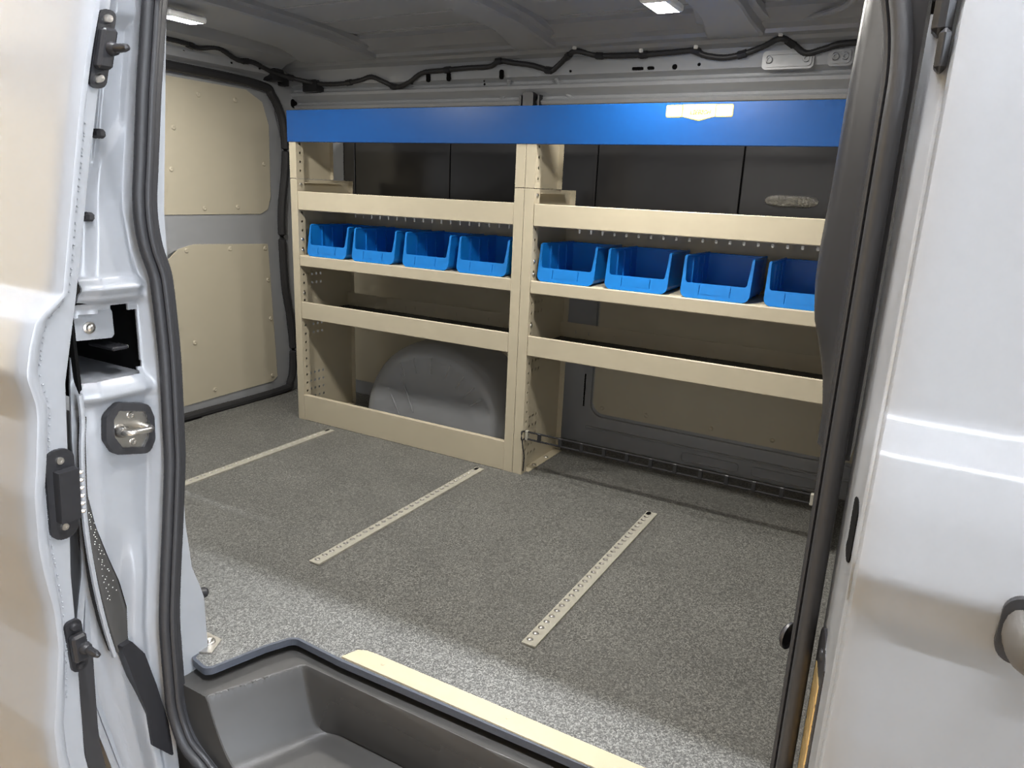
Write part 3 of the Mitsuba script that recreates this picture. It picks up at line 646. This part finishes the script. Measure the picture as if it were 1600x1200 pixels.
# pocket behind the opening, its unlit depth put in as black
obj('wall_rear_pillar__roller_pocket', cat(box(0.70, 0.93, -1.236, -1.230, 0.56, 0.73), box(0.70, 0.93, -1.352, -1.347, 0.56, 0.73), box(0.70, 0.93, -1.352, -1.230, 0.71, 0.716), box(0.70, 0.705, -1.352, -1.230, 0.56, 0.73)), VOID, label='inside of the roller pocket, coloured black for its unlit depth', smooth=False)
obj('wall_rear_pillar__roller_pocket__floor', box(0.70, 0.928, -1.350, -1.232, 0.576, 0.582, .002), BODY, smooth=False)
rb = thing('roller_bracket', 'grey steel plate with one bolt in the dark pocket of the rear pillar', 'bracket')
obj(rb + '__plate', extr(Polygon([(-1.345, 0.652), (-1.278, 0.648), (-1.274, 0.652), (-1.274, 0.690), (-1.278, 0.695), (-1.345, 0.695)]).buffer(.002), 0.905, 0.909, 'x'), SHELL if False else BODY, smooth=False)
obj(rb + '__arm', cat(box(0.78, 0.905, -1.345, -1.29, 0.66, 0.69, .004), box(0.86, 0.93, -1.29, -1.262, 0.628, 0.634, .002)), BLACKP, smooth=False)
obj(rb + '__bolt', cat(lathe([(.010, 0), (.010, .002), (.0065, .003), (.0060, .007), (.003, .009), (.0001, .009)], (0.909, -1.313, 0.668), (1, 0, 0), 16)), STEEL)
obj(rb + '__pin', rod((0.90, -1.262, 0.631), (0.925, -1.262, 0.631), .003), STEEL)

# striker
sk = thing('door_striker', 'shiny steel latch striker in a black gasket on the rear pillar', 'latch striker')
so = Polygon([(-1.246, 0.530), (-1.300, 0.545), (-1.322, 0.525), (-1.326, 0.485), (-1.314, 0.458), (-1.252, 0.442), (-1.240, 0.465), (-1.238, 0.505)]).buffer(-.014).buffer(.014)
si = Polygon([(-1.254, 0.520), (-1.300, 0.532), (-1.311, 0.518), (-1.3125, 0.488), (-1.300, 0.465), (-1.262, 0.455), (-1.251, 0.470), (-1.247, 0.500)]).buffer(-.003).buffer(.003)
obj(sk + '__gasket', extr(so.difference(si.buffer(-.001)), 0.932, 0.946, 'x'), RUBBER, label='black gasket', smooth=False)
obj(sk + '__plate', extr(si, 0.930, 0.941, 'x'), STEEL, label='steel plate', smooth=False)
obj(sk + '__loop', tube(smoothpath([(0.940, -1.300, 0.495), (0.958, -1.300, 0.495), (0.966, -1.292, 0.495), (0.967, -1.275, 0.494), (0.966, -1.262, 0.493), (0.958, -1.256, 0.493), (0.940, -1.256, 0.493)], 6), 0.0055, 12), STEEL)
obj(sk + '__loop_boss', lathe([(.012, 0), (.011, .008), (.0075, .014), (.0001, .014)], (0.941, -1.298, 0.495), (1, 0, 0), 16), STEEL)
for z in (0.517, 0.470):
    obj(sk + '__screw', lathe([(.0062, 0), (.0055, .003), (.003, .0032), (.0022, .001), (.0001, .001)], (0.941, -1.277, z), (1, 0, 0), 14), STEEL)

# rubber buffers and strips on the pillar
for y, z, dy in ((-1.273, 0.969, .008), (-1.304, 0.845, .008)):
    k = thing('door_buffer', 'small black rubber buffer at the edge of the rear pillar, ' + ('upper of two' if z > .9 else 'lower of two'), 'buffer')
    obj(k + '__pad', loft([[(0.918, y - .014, z - .013), (0.918, y + .006, z - .013), (0.918, y + .006, z + .006), (0.918, y - .014, z + .016)], [(0.945, y - .012, z - .009), (0.945, y + .004, z - .009), (0.945, y + .004, z + .003), (0.945, y - .012, z + .010)]], cap=False) if False else box(0.918, 0.942, y - .012, y + .002, z - .008, z + .006, .004), RUBBER, smooth=30)
zt = np.linspace(0.53, 0.09, 34)
yl = itp([(0.53, -1.352), (0.49, -1.358), (0.40, -1.366), (0.34, -1.368), (0.28, -1.366), (0.22, -1.362), (0.15, -1.355), (0.09, -1.345)])
yr = itp([(0.53, -1.346), (0.49, -1.352), (0.40, -1.359), (0.34, -1.352), (0.28, -1.338), (0.22, -1.322), (0.15, -1.312), (0.09, -1.305)])
w = np.linspace(0, 1, 6)
P = V([[(0.936 - 0.008 * abs(t - .5), yl(z) + (yr(z) - yl(z)) * t, z) for t in w] for z in zt])
obj('wall_rear_pillar__sealing_strip', grid(P, thick=(-0.03, 0, 0)), STEPM, label='dark grained sealing strip down the pillar', smooth=40)
obj('wall_rear_pillar__flange', tube(smoothpath([(0.938, yl(z) - .004, z) for z in np.linspace(0.57, 0.09, 12)], 4), 0.0045, 8), BODY)
rng = np.random.default_rng(11)
obj('wall_rear_pillar__sealer_drop', cat([trimesh.creation.icosphere(1, 0.0009).apply_translation((0.938, yl(z) + (yr(z) - yl(z)) * (0.25 + 0.5 * rng.random()), z)) for z in np.linspace(0.37, 0.20, 42)]), WHITEM, label='small pale specks of sealer', kind='stuff', smooth=True)
obj('wall_rear_pillar__foot_cover', extr(Polygon([(-1.340, 0.105), (-1.322, 0.108), (-1.300, 0.07), (-1.283, -0.01), (-1.268, -0.10), (-1.262, -0.185), (-1.302, -0.13), (-1.306, -0.06), (-1.325, 0.03)]).buffer(-.003).buffer(.003), 0.925, 0.948, 'x'), BLACKP, label='black plastic foot cover', smooth=False)
# inner return of the pillar, seen just inside the seal
ir = Polygon([(ysl(z) + .006, z) for z in np.linspace(-0.06, 1.28, 40)] + [(-1.14, 1.28), (-1.185, 0.85), (-1.19, 0.40), (-1.193, 0.285), (-1.187, 0.19), (-1.172, 0.14), (-1.166, 0.115), (-1.166, -0.005), (-1.175, -0.03), (-1.215, -0.06)]).buffer(0)
obj('wall_rear_pillar__pillar_return', extr(ir, 0.934, 0.942, 'x'), BODY, smooth=False)
obj('wall_rear_pillar__pillar_return__plug', lathe([(.012, 0), (.010, .012), (.006, .016), (.0001, .016)], (0.925, -1.163, 0.115), (0.3, 1, 0), 12), BLACKP)
# rear quarter panel behind the sliding door, roof rail over the opening
zq = np.linspace(-0.30, 1.40, 40)
P = V([[(x, outB(z) + 0.010, z) for x in (-0.45, 0.2, 0.60, 0.70, 0.905)] for z in zq])
qm = np.ones((len(zq) - 1, 4), bool); qm[(zq[:-1] > 0.52) & (zq[:-1] < 0.73), 3] = False
obj('wall_right', grid(P, thick=(0, 0.012, 0), mask=qm), BODY, kind='structure', label='rear quarter panel behind the open sliding door', smooth=40)
xh = np.linspace(-0.45, 2.05, 40)
hd = lambda x: 0.05 * (np.clip(x, 0.45, 2.05) - 1.2)
P = [[(x, y + hd(x), z) for y, z in [(-1.10, 1.43), (-1.10, 1.25), (-1.13, 1.222), (-1.17, 1.215), (-1.20, 1.24), (-1.21, 1.30), (-1.19, 1.42), (-1.13, 1.44)]] for x in xh]
m = trimesh.Trimesh(V(P).reshape(-1, 3), [t for i in range(39) for j in range(8) for t in ((i * 8 + j, i * 8 + (j + 1) % 8, (i + 1) * 8 + (j + 1) % 8), (i * 8 + j, (i + 1) * 8 + (j + 1) % 8, (i + 1) * 8 + j))], process=False); m.fix_normals()
obj('wall_roof_rail', m, BODY, kind='structure', label='roof rail over the door opening', smooth=30)

# ================================================================== B PILLAR (right)
yf_tab = [(1.40, -1.13), (1.30, -1.165), (1.141, -1.214), (1.072, -1.235), (0.994, -1.254), (0.917, -1.270), (0.838, -1.286), (0.765, -1.301), (0.745, -1.3055), (0.7400, -1.3075), (0.7385, -1.3090), (0.7375, -1.3105), (0.7365, -1.3112),
          (0.7130, -1.3235), (0.7115, -1.3248), (0.7107, -1.3260), (0.7095, -1.3272), (0.702, -1.3300), (0.675, -1.339), (0.625, -1.3505), (0.613, -1.3532), (0.608, -1.3537), (0.604, -1.3531), (0.599, -1.3517), (0.577, -1.3460), (0.570, -1.3455), (0.560, -1.3462), (0.53, -1.349), (0.50, -1.352), (0.454, -1.356), (0.374, -1.360), (0.25, -1.360), (0.15, -1.360), (0.0, -1.37), (-0.15, -1.36), (-0.32, -1.32)]
yf = itp(yf_tab)
zb = np.linspace(-0.30, 1.32, 120); ub = np.linspace(0, 1, 12)
gu, gz = np.meshgrid(ub, zb, indexing='ij')
ya = -1.215 + 0.10 * np.clip(gz - 0.95, 0, 1); yb_ = yf(gz) + 0.021
P = np.stack([2.033 + 0.0195 * gu + 0.0015 * np.sin(gu * 9) * (gu < .7), ya + (yb_ - ya) * gu, gz], -1)
obj('wall_front_pillar', grid(P, thick=(0.006, 0.0, 0)), BODY, kind='structure', label='pale grey painted front door pillar', smooth=40)
def jamb(u, z, off=0.0):
    y0 = -1.215 + 0.10 * np.clip(z - 0.95, 0, 1)
    return (2.033 + 0.0195 * u - off, y0 + (float(yf(z)) + 0.021 - y0) * u, z)
def on_jamb(pts, t0, t1):
    return trimesh.convex.convex_hull(V([jamb(u, z, t) for t in (t0, t1) for u, z in pts]))
def oval(u0, u1, z0, z1, rz, n=8):
    uc, ur = (u0 + u1) / 2, (u1 - u0) / 2
    return [(uc + ur * math.cos(a), (z1 - rz if math.sin(a) > 0 else z0 + rz) + rz * math.sin(a)) for a in np.arange(2 * n) * math.pi / n]
obj('wall_front_pillar__slot', on_jamb(oval(0.55, 0.86, 0.595, 0.655, 0.015), -0.004, 0.0012), VOID, label='dark oval slot', smooth=False)
sc = thing('locating_socket', 'black plastic door locating socket at the top of the front pillar', 'socket')
obj(sc + '__block', cat(box(2.036, 2.0515, -1.232, -1.203, 1.052, 1.12, .005), box(2.043, 2.0525, -1.238, -1.214, 1.022, 1.056, .004)), BLACKP, smooth=30)
obj(sc + '__mouth', lathe([(.008, 0), (.008, .003), (.0055, .003), (.005, .001), (.0001, .001)], (2.0365, -1.219, 1.078), (-1, 0, 0), 14), VOID)
cp = thing('contact_plate', 'black oval contact plate with brass contacts low on the front pillar', 'contact plate')
obj(cp + '__plate', on_jamb(oval(0.0, 0.66, 0.25, 0.490, 0.03), -0.003, 0.002), BLACKP, smooth=False)
for i in range(6):
    z = 0.432 - 0.024 * i
    obj(cp + '__contact', on_jamb([(0.12, z - .0105), (0.50, z - .0105), (0.50, z + .0105), (0.12, z + .0105)], 0.0, 0.0032), BRASS, smooth=False)
obj(cp + '__screw', dome(jamb(0.35, 0.468, .002), (-1, -0.2, 0), .006, .0025, 12), BLACKP)
# black inner cover of the pillar
zc = np.linspace(0.66, 1.34, 60)
xe = itp([(1.34, 1.965), (1.20, 1.960), (1.124, 1.958), (1.027, 1.954), (0.924, 1.952), (0.87, 1.949), (0.828, 1.949), (0.79, 1.954), (0.746, 1.972), (0.701, 1.989), (0.66, 2.004)])
sec = [(2.006, -1.205), (1.999, -1.17), (1.990, -1.13), (0.35, -1.095), (0.08, -1.068), (0.0, -1.045), (0.03, -1.03), (0.25, -1.02), (1.0, -1.02)]
rings = []
for z in zc:
    e_ = xe(z); o_ = 1.990
    e_ = 2.0664 - (2.0664 - e_) * 0.93
    rg = [(2.006, -1.205, z), (2.001, -1.180, z), (o_ + .004, -1.164, z)]
    for f_, y in [(0.62, -1.150), (0.32, -1.138), (0.17, -1.122), (0.07, -1.100), (0.015, -1.082), (0.0, -1.070), (0.15, -1.045), (1.0, -1.029)]:
        rg.append((e_ + (o_ - e_) * f_, y, z))
    rg += [(2.03, -1.02, z), (2.03, -1.205, z)]
    rings.append(rg)
obj('wall_front_pillar__pillar_cover', loft(rings, cap=True), BLACKP, label='smooth black plastic inner pillar cover', smooth=35)
obj('wall_front_pillar__pillar_cover__button', dome((2.000, -1.19, 0.437), (-1, 0.4, 0), 0.016, 0.008, 16), BLACKP)
obj('wall_front', box(2.10, 2.12, -1.10, 0.42, -0.02, 1.43), SHELL, kind='structure', label='cab partition', smooth=False)
obj('wall_cab_end', box(3.08, 3.1, -1.3, 0.45, -0.3, 1.43), SHELL, kind='structure', smooth=False)

# ---- rubber seal round the door opening
left = [(0.962, ysl(z) - .010, z) for z in np.linspace(1.20, -0.06, 32)]
bot = [(0.970, -1.262, -0.105), (0.990, -1.262, -0.140), (1.025, -1.258, -0.168), (1.07, -1.260, -0.192), (1.13, -1.262, -0.203), (1.22, -1.262, -0.206), (1.60, -1.262, -0.206), (1.88, -1.260, -0.205), (1.96, -1.252, -0.185), (2.005, -1.238, -0.14), (2.017, -1.226, -0.08)]
right = [(2.0185, -1.222, z) for z in np.linspace(-0.02, 0.98, 14)] + [(2.0175, -1.216, 1.03), (2.010, -1.207, 1.075), (1.994, -1.195, 1.125)]
top = [(1.965, -1.18, 1.175), (1.91, -1.165, 1.205), (1.80, -1.155, 1.215), (1.5, -1.165, 1.215), (1.25, -1.18, 1.222), (1.12, -1.183, 1.238), (1.04, -1.184, 1.248), (0.985, -1.187, 1.235)]
path = smoothpath(left + bot + right + top, 4, closed=True)
cen = V([1.49, 0, 0.5])
# profile in the plane across the path: first axis world -y (outward), second across
pa = np.arange(14) * 2 * np.pi / 14
main = np.stack([0.0115 * np.cos(pa), 0.0088 * np.sin(pa)], 1)
obj('trim_2', sweep(path, main + [0.002, 0.0], ref=(0, -1, 0), closed=True), RUBBER, kind='structure', label='black rubber seal round the sliding door opening', smooth=50)
inward = V([0, 0, 0.0]); t = np.roll(path, -1, 0) - np.roll(path, 1, 0); t /= np.linalg.norm(t, axis=1, keepdims=True)
nb = np.cross(t, V([0, 1.0, 0])); nb /= np.linalg.norm(nb, axis=1, keepdims=True)
sgn = np.sign((nb * (cen - path)).sum(1).mean()); nb = nb * sgn
obj('trim_2__inner_lip', sweep(path + nb * 0.0112 + V([0, 0.006, 0]), np.stack([0.006 * np.cos(pa[::2]), 0.0042 * np.sin(pa[::2])], 1), ref=(0, -1, 0), closed=True), RUBBER, smooth=50)
obj('trim_2__carrier', sweep(path - nb * 0.002 + V([0, 0.018, 0]), np.stack([0.012 * np.cos(pa[::2]), 0.005 * np.sin(pa[::2])], 1), ref=(0, -1, 0), closed=True), RUBBER, smooth=50)

# ================================================================== SLIDING DOOR (left foreground)
yo = itp([(1.40, -1.235), (1.30, -1.265), (1.141, -1.314), (1.072, -1.335), (0.994, -1.354), (0.917, -1.370), (0.838, -1.386), (0.765, -1.401), (0.745, -1.405), (0.741, -1.4062), (0.7375, -1.409), (0.7345, -1.413), (0.7095, -1.443), (0.706, -1.4465), (0.702, -1.449), (0.675, -1.459), (0.641, -1.467), (0.632, -1.4682), (0.626, -1.4684), (0.62, -1.4676), (0.585, -1.4615), (0.565, -1.4625), (0.50, -1.472), (0.454, -1.480), (0.374, -1.484), (0.331, -1.482), (0.261, -1.475), (0.197, -1.476), (0.119, -1.489), (0.062, -1.499), (0.002, -1.50), (-0.08, -1.49), (-0.20, -1.47), (-0.34, -1.45)])
yi = itp([(1.40, -1.215), (1.30, -1.235), (1.12, -1.280), (1.035, -1.302), (0.928, -1.328), (0.80, -1.355), (0.728, -1.371), (0.608, -1.400), (0.45, -1.413), (0.305, -1.427), (0.237, -1.429), (0.089, -1.437), (-0.02, -1.442), (-0.20, -1.425), (-0.34, -1.41)])
zd = np.concatenate([np.linspace(-0.34, 0.66, 140), np.array([0.67, 0.69, 0.698, 0.702, 0.705, 0.707, 0.7082, 0.709, 0.7098, 0.7105, 0.711, 0.7115, 0.7122, 0.713, 0.716, 0.722, 0.728, 0.733, 0.735, 0.7362, 0.737, 0.7378, 0.7385, 0.739, 0.7395, 0.7405, 0.7415, 0.743, 0.745, 0.75, 0.77]), np.linspace(0.79, 1.40, 30)])
rings = []
for z in zd:
    o_, i_ = float(yo(z)), float(yi(z))
    wd = i_ - o_; hm = min(0.024, wd * .42)
    rings.append([(-0.55, o_, z), (0.5, o_, z), (0.955, o_, z), (0.980, o_ + .0012, z), (0.991, o_ + .0045, z), (0.9985, o_ + .010, z), (1.0005, o_ + .016, z), (0.9985, o_ + hm, z), (0.9935, o_ + hm + .003, z), (0.9900, o_ + hm + .0045, z),
                  (0.9905, i_ - .008, z), (0.989, i_ - .003, z), (0.984, i_, z), (0.5, i_, z), (-0.55, i_, z)])
sd = thing('sliding_door', 'open pale grey sliding van door seen from its front edge, far left', 'door')
R = V(rings); n, k2 = R.shape[:2]
f = []
for i in range(n - 1):
    for j in range(k2):
        q = (i * k2 + j, i * k2 + (j + 1) % k2, (i + 1) * k2 + (j + 1) % k2, (i + 1) * k2 + j)
        f += [(q[0], q[1], q[2]), (q[0], q[2], q[3])]
m = trimesh.Trimesh(R.reshape(-1, 3), f, process=False)
m.fix_normals()
obj(sd + '__door_body', m, BODY, smooth=35)
rng = np.random.default_rng(6)
obj(sd + '__sealer_bead', cat([trimesh.creation.icosphere(1, 0.0011 + .0006 * rng.random()).apply_translation((0.9915, float(yo(z)) + min(.024, .42 * float(yi(z) - yo(z))) + .0065 + .001 * rng.random(), z)) for z in np.linspace(0.10, 0.98, 110) + rng.normal(0, .003, 110)]), BODY, label='row of small sealer beads along the hem', kind='stuff', smooth=True)
# upper locating pin
def pin(zc, yc, hgt, key, lean):
    k = f'{sd}__{key}'
    def sh(m):
        v = np.array(m.vertices); v[:, 1] += lean * (v[:, 2] - zc)
        return trimesh.Trimesh(v, m.faces, process=False)
    base = obj(k, sh(cat(extr(rect(yc - .0125, yc + .0125, zc - hgt / 2, zc + hgt / 2, .010), 0.988, 0.996, 'x'), box(0.994, 1.010, yc - .0115, yc + .0115, zc - hgt * .26, zc + hgt * .26, .004))), BLACKP, label='black locating pin bracket', smooth=30)
    obj(base + '__pin', lathe([(.010, 0), (.009, .008), (.0062, .012), (.0058, .030), (.0042, .038), (.0001, .040)], (1.008, yc + .004, zc), (1, 0, 0), 16), BLACKP)
    for q in (-1, 1):
        obj(base + '__bolt', sh(lathe([(.0068, 0), (.0068, .003), (.005, .006), (.0001, .0065)], (0.996, yc, zc + q * hgt * .38), (1, 0, 0), 14)), STEEL if key == 'upper_pin_bracket' else BLACKP)
pin(1.081, -1.2985, 0.108, 'upper_pin_bracket', 0.26)
pin(0.185, -1.438, 0.092, 'lower_pin_bracket', -0.03)
# contact block
cb = obj(sd + '__contact_block', cat(extr(Polygon([(-1.452, 0.372), (-1.415, 0.372), (-1.408, 0.51), (-1.446, 0.51)]).buffer(-.016).buffer(.018), 0.990, 0.996, 'x'), extr(Polygon([(-1.444, 0.402), (-1.415, 0.402), (-1.410, 0.481), (-1.440, 0.481)]), 0.994, 1.012, 'x')), BLACKP, label='black contact block with a row of spring contacts', smooth=30)
for i in range(6):
    z = 0.410 + 0.0125 * i
    obj(cb + '__contact', cat(lathe([(.0032, 0), (.0032, .005), (.002, .007), (.0001, .0072)], (1.006, -1.4125 + .0006 * i, z), (0.5, 1, 0), 10)), STEEL)
for z, y in ((0.390, -1.433), (0.495, -1.428)):
    obj(cb + '__screw', lathe([(.006, 0), (.0055, .0025), (.003, .0025), (.0025, .001), (.0001, .001)], (0.996, y, z), (1, 0, 0), 12), STEEL)
# black strip added to darken the gap at the door's inner edge, low down
P = V([[(0.975, float(yi(z)) + .004, z), (0.975, float(yi(z)) + .030, z), (0.93, float(yi(z)) + .034, z)] for z in np.linspace(0.15, -0.33, 14)])
obj(sd + '__edge_dark_strip', grid(P, thick=(-0.02, 0, 0)), RUBBER, smooth=30)

# ================================================================== FRONT DOOR (right foreground)
fd = thing('front_door', 'closed pale grey front van door with a bright crease, far right', 'door')
rings = []
for z in np.concatenate([np.linspace(-0.32, 0.66, 140), np.array([0.67, 0.69, 0.698, 0.702, 0.705, 0.707, 0.7082, 0.709, 0.7098, 0.7105, 0.711, 0.7115, 0.7122, 0.713, 0.716, 0.722, 0.728, 0.733, 0.735, 0.7362, 0.737, 0.7378, 0.7385, 0.739, 0.7395, 0.7405, 0.7415, 0.743, 0.745, 0.75, 0.77]), np.linspace(0.79, 1.40, 30)]):
    o_ = float(yf(z))
    rings.append([(3.1, o_, z), (2.6, o_, z), (2.085, o_, z), (2.066, o_ + .0015, z), (2.0575, o_ + .005, z), (2.0545, o_ + .011, z), (2.0550, o_ + .018, z), (2.060, o_ + .05, z), (2.6, o_ + .06, z), (3.1, o_ + .06, z)])
R = V(rings); n, k2 = R.shape[:2]; f = []
for i in range(n - 1):
    for j in range(k2):
        q = (i * k2 + j, i * k2 + (j + 1) % k2, (i + 1) * k2 + (j + 1) % k2, (i + 1) * k2 + j)
        f += [(q[0], q[1], q[2]), (q[0], q[2], q[3])]
m = trimesh.Trimesh(R.reshape(-1, 3), f, process=False); m.fix_normals()
obj(fd + '__door_skin', m, BODY, smooth=35)
hz, hy = 0.600, float(yf(0.600))
hp_ = smoothpath([(2.172, hy - .004, hz), (2.176, hy - .030, hz + .001), (2.20, hy - .042, hz + .002), (2.30, hy - .046, hz + .002), (2.37, hy - .040, hz), (2.395, hy - .02, hz - .002), (2.40, hy, hz - .003)], 6)
obj(fd + '__handle', sweep(hp_, np.stack([0.019 * np.cos(pa), 0.010 * np.sin(pa)], 1), ref=(0, 0, 1)), HANDLEM, label='grey pull handle', smooth=50)
obj(fd + '__handle__gasket', extr(rect(2.160, 2.200, hz - .028, hz + .028, .014), hy - .004, hy + .004, 'y'), RUBBER, smooth=False)

# ================================================================== ROOF LAMPS
def lamp(x, y, z, label, power, w=0.055, l=0.11):
    k = thing('roof_lamp', label, 'lamp')
    obj(k + '__housing', box(x - w / 2 - .008, x + w / 2 + .008, y - l / 2 - .008, y + l / 2 + .008, z, z + 0.018, .004), WHITEM, smooth=30)
    v = V([[x - w / 2, y - l / 2, z - .001], [x + w / 2, y - l / 2, z - .001], [x + w / 2, y + l / 2, z - .001], [x - w / 2, y + l / 2, z - .001]])
    obj(k + '__lens', trimesh.Trimesh(v, [[0, 2, 1], [0, 3, 2]], process=False), WHITEM, smooth=False, emitter={'type': 'area', 'radiance': rgb(*(LED_TINT * LED * power))})
lamp(0.045, -0.445, 1.352, 'lit roof lamp on the rear roof bow, at the top left', 0.5)
lamp(1.405, -0.13, 1.352, 'lit roof lamp beside the front roof bow, above the blue board', 1.4)
lamp(1.45, -0.62, 1.36, 'lit roof lamp on the front roof bow, nearer the door', 2.5)
lamp(0.32, -0.62, 1.368, 'lit roof lamp near the middle of the roof, behind the rear roof bow', 2.5)

# ================================================================== WIRING
wh = thing('wiring_harness', 'black wiring harness clipped along the roof rail from the rear door to the right', 'cable')
hpth = [(-0.238, -0.36, 1.346), (-0.238, -0.287, 1.346), (-0.24, -0.23, 1.345), (-0.251, -0.16, 1.34), (-0.231, -0.095, 1.35), (-0.263, 0.013, 1.331), (-0.261, 0.086, 1.333), (-0.269, 0.169, 1.317), (-0.262, 0.235, 1.308), (-0.215, 0.295, 1.295), (-0.148, 0.318, 1.285), (-0.047, 0.318, 1.282), (0.053, 0.316, 1.29), (0.119, 0.313, 1.301), (0.177, 0.318, 1.282), (0.22, 0.34, 1.266), (0.293, 0.323, 1.279), (0.36, 0.312, 1.306), (0.446, 0.31, 1.311), (0.556, 0.309, 1.315), (0.648, 0.309, 1.316), (0.69, 0.302, 1.331), (0.738, 0.306, 1.324), (0.81, 0.31, 1.314), (0.881, 0.315, 1.296), (0.905, 0.312, 1.306), (0.943, 0.302, 1.33), (0.988, 0.276, 1.343), (1.044, 0.301, 1.333), (1.109, 0.303, 1.328), (1.193, 0.304, 1.327), (1.295, 0.303, 1.329), (1.363, 0.302, 1.331), (1.391, 0.308, 1.318), (1.448, 0.311, 1.309), (1.503, 0.309, 1.315), (1.557, 0.303, 1.33), (1.612, 0.274, 1.345), (1.643, 0.302, 1.332), (1.678, 0.311, 1.31), (1.727, 0.308, 1.319), (1.79, 0.303, 1.329), (2.05, 0.303, 1.329)]
obj(wh + '__cable', tube(smoothpath(hpth, 8), 0.0085, 8), RUBBER, smooth=60)
rng = np.random.default_rng(2)
sp = smoothpath(hpth, 8)
for i in (20, 44, 67, 92, 118, 146, 168, 191, 210, 226, 241, 257, 280, 302):
    p, q = sp[i], sp[i + 1]
    d = (q - p) / np.linalg.norm(q - p)
    obj(wh + '__tape_wrap', rod(p - d * .012, p + d * .012, 0.0115, 8), BLACKP)
for x, y, z in ((0.988, 0.268, 1.352), (1.612, 0.266, 1.354), (1.20, 0.296, 1.337), (1.37, 0.294, 1.339)):
    obj(wh + '__clip', cat(box(x - .006, x + .006, y - .008, y + .002, z - .006, z + .010, .002)), WHITEM, smooth=False)
obj(wh + '__connector', extr(rect(-0.23, -0.155, 1.255, 1.30, .006), 0.305, 0.345, 'y'), BLACKP, label='black connector box in the rear corner', smooth=False)
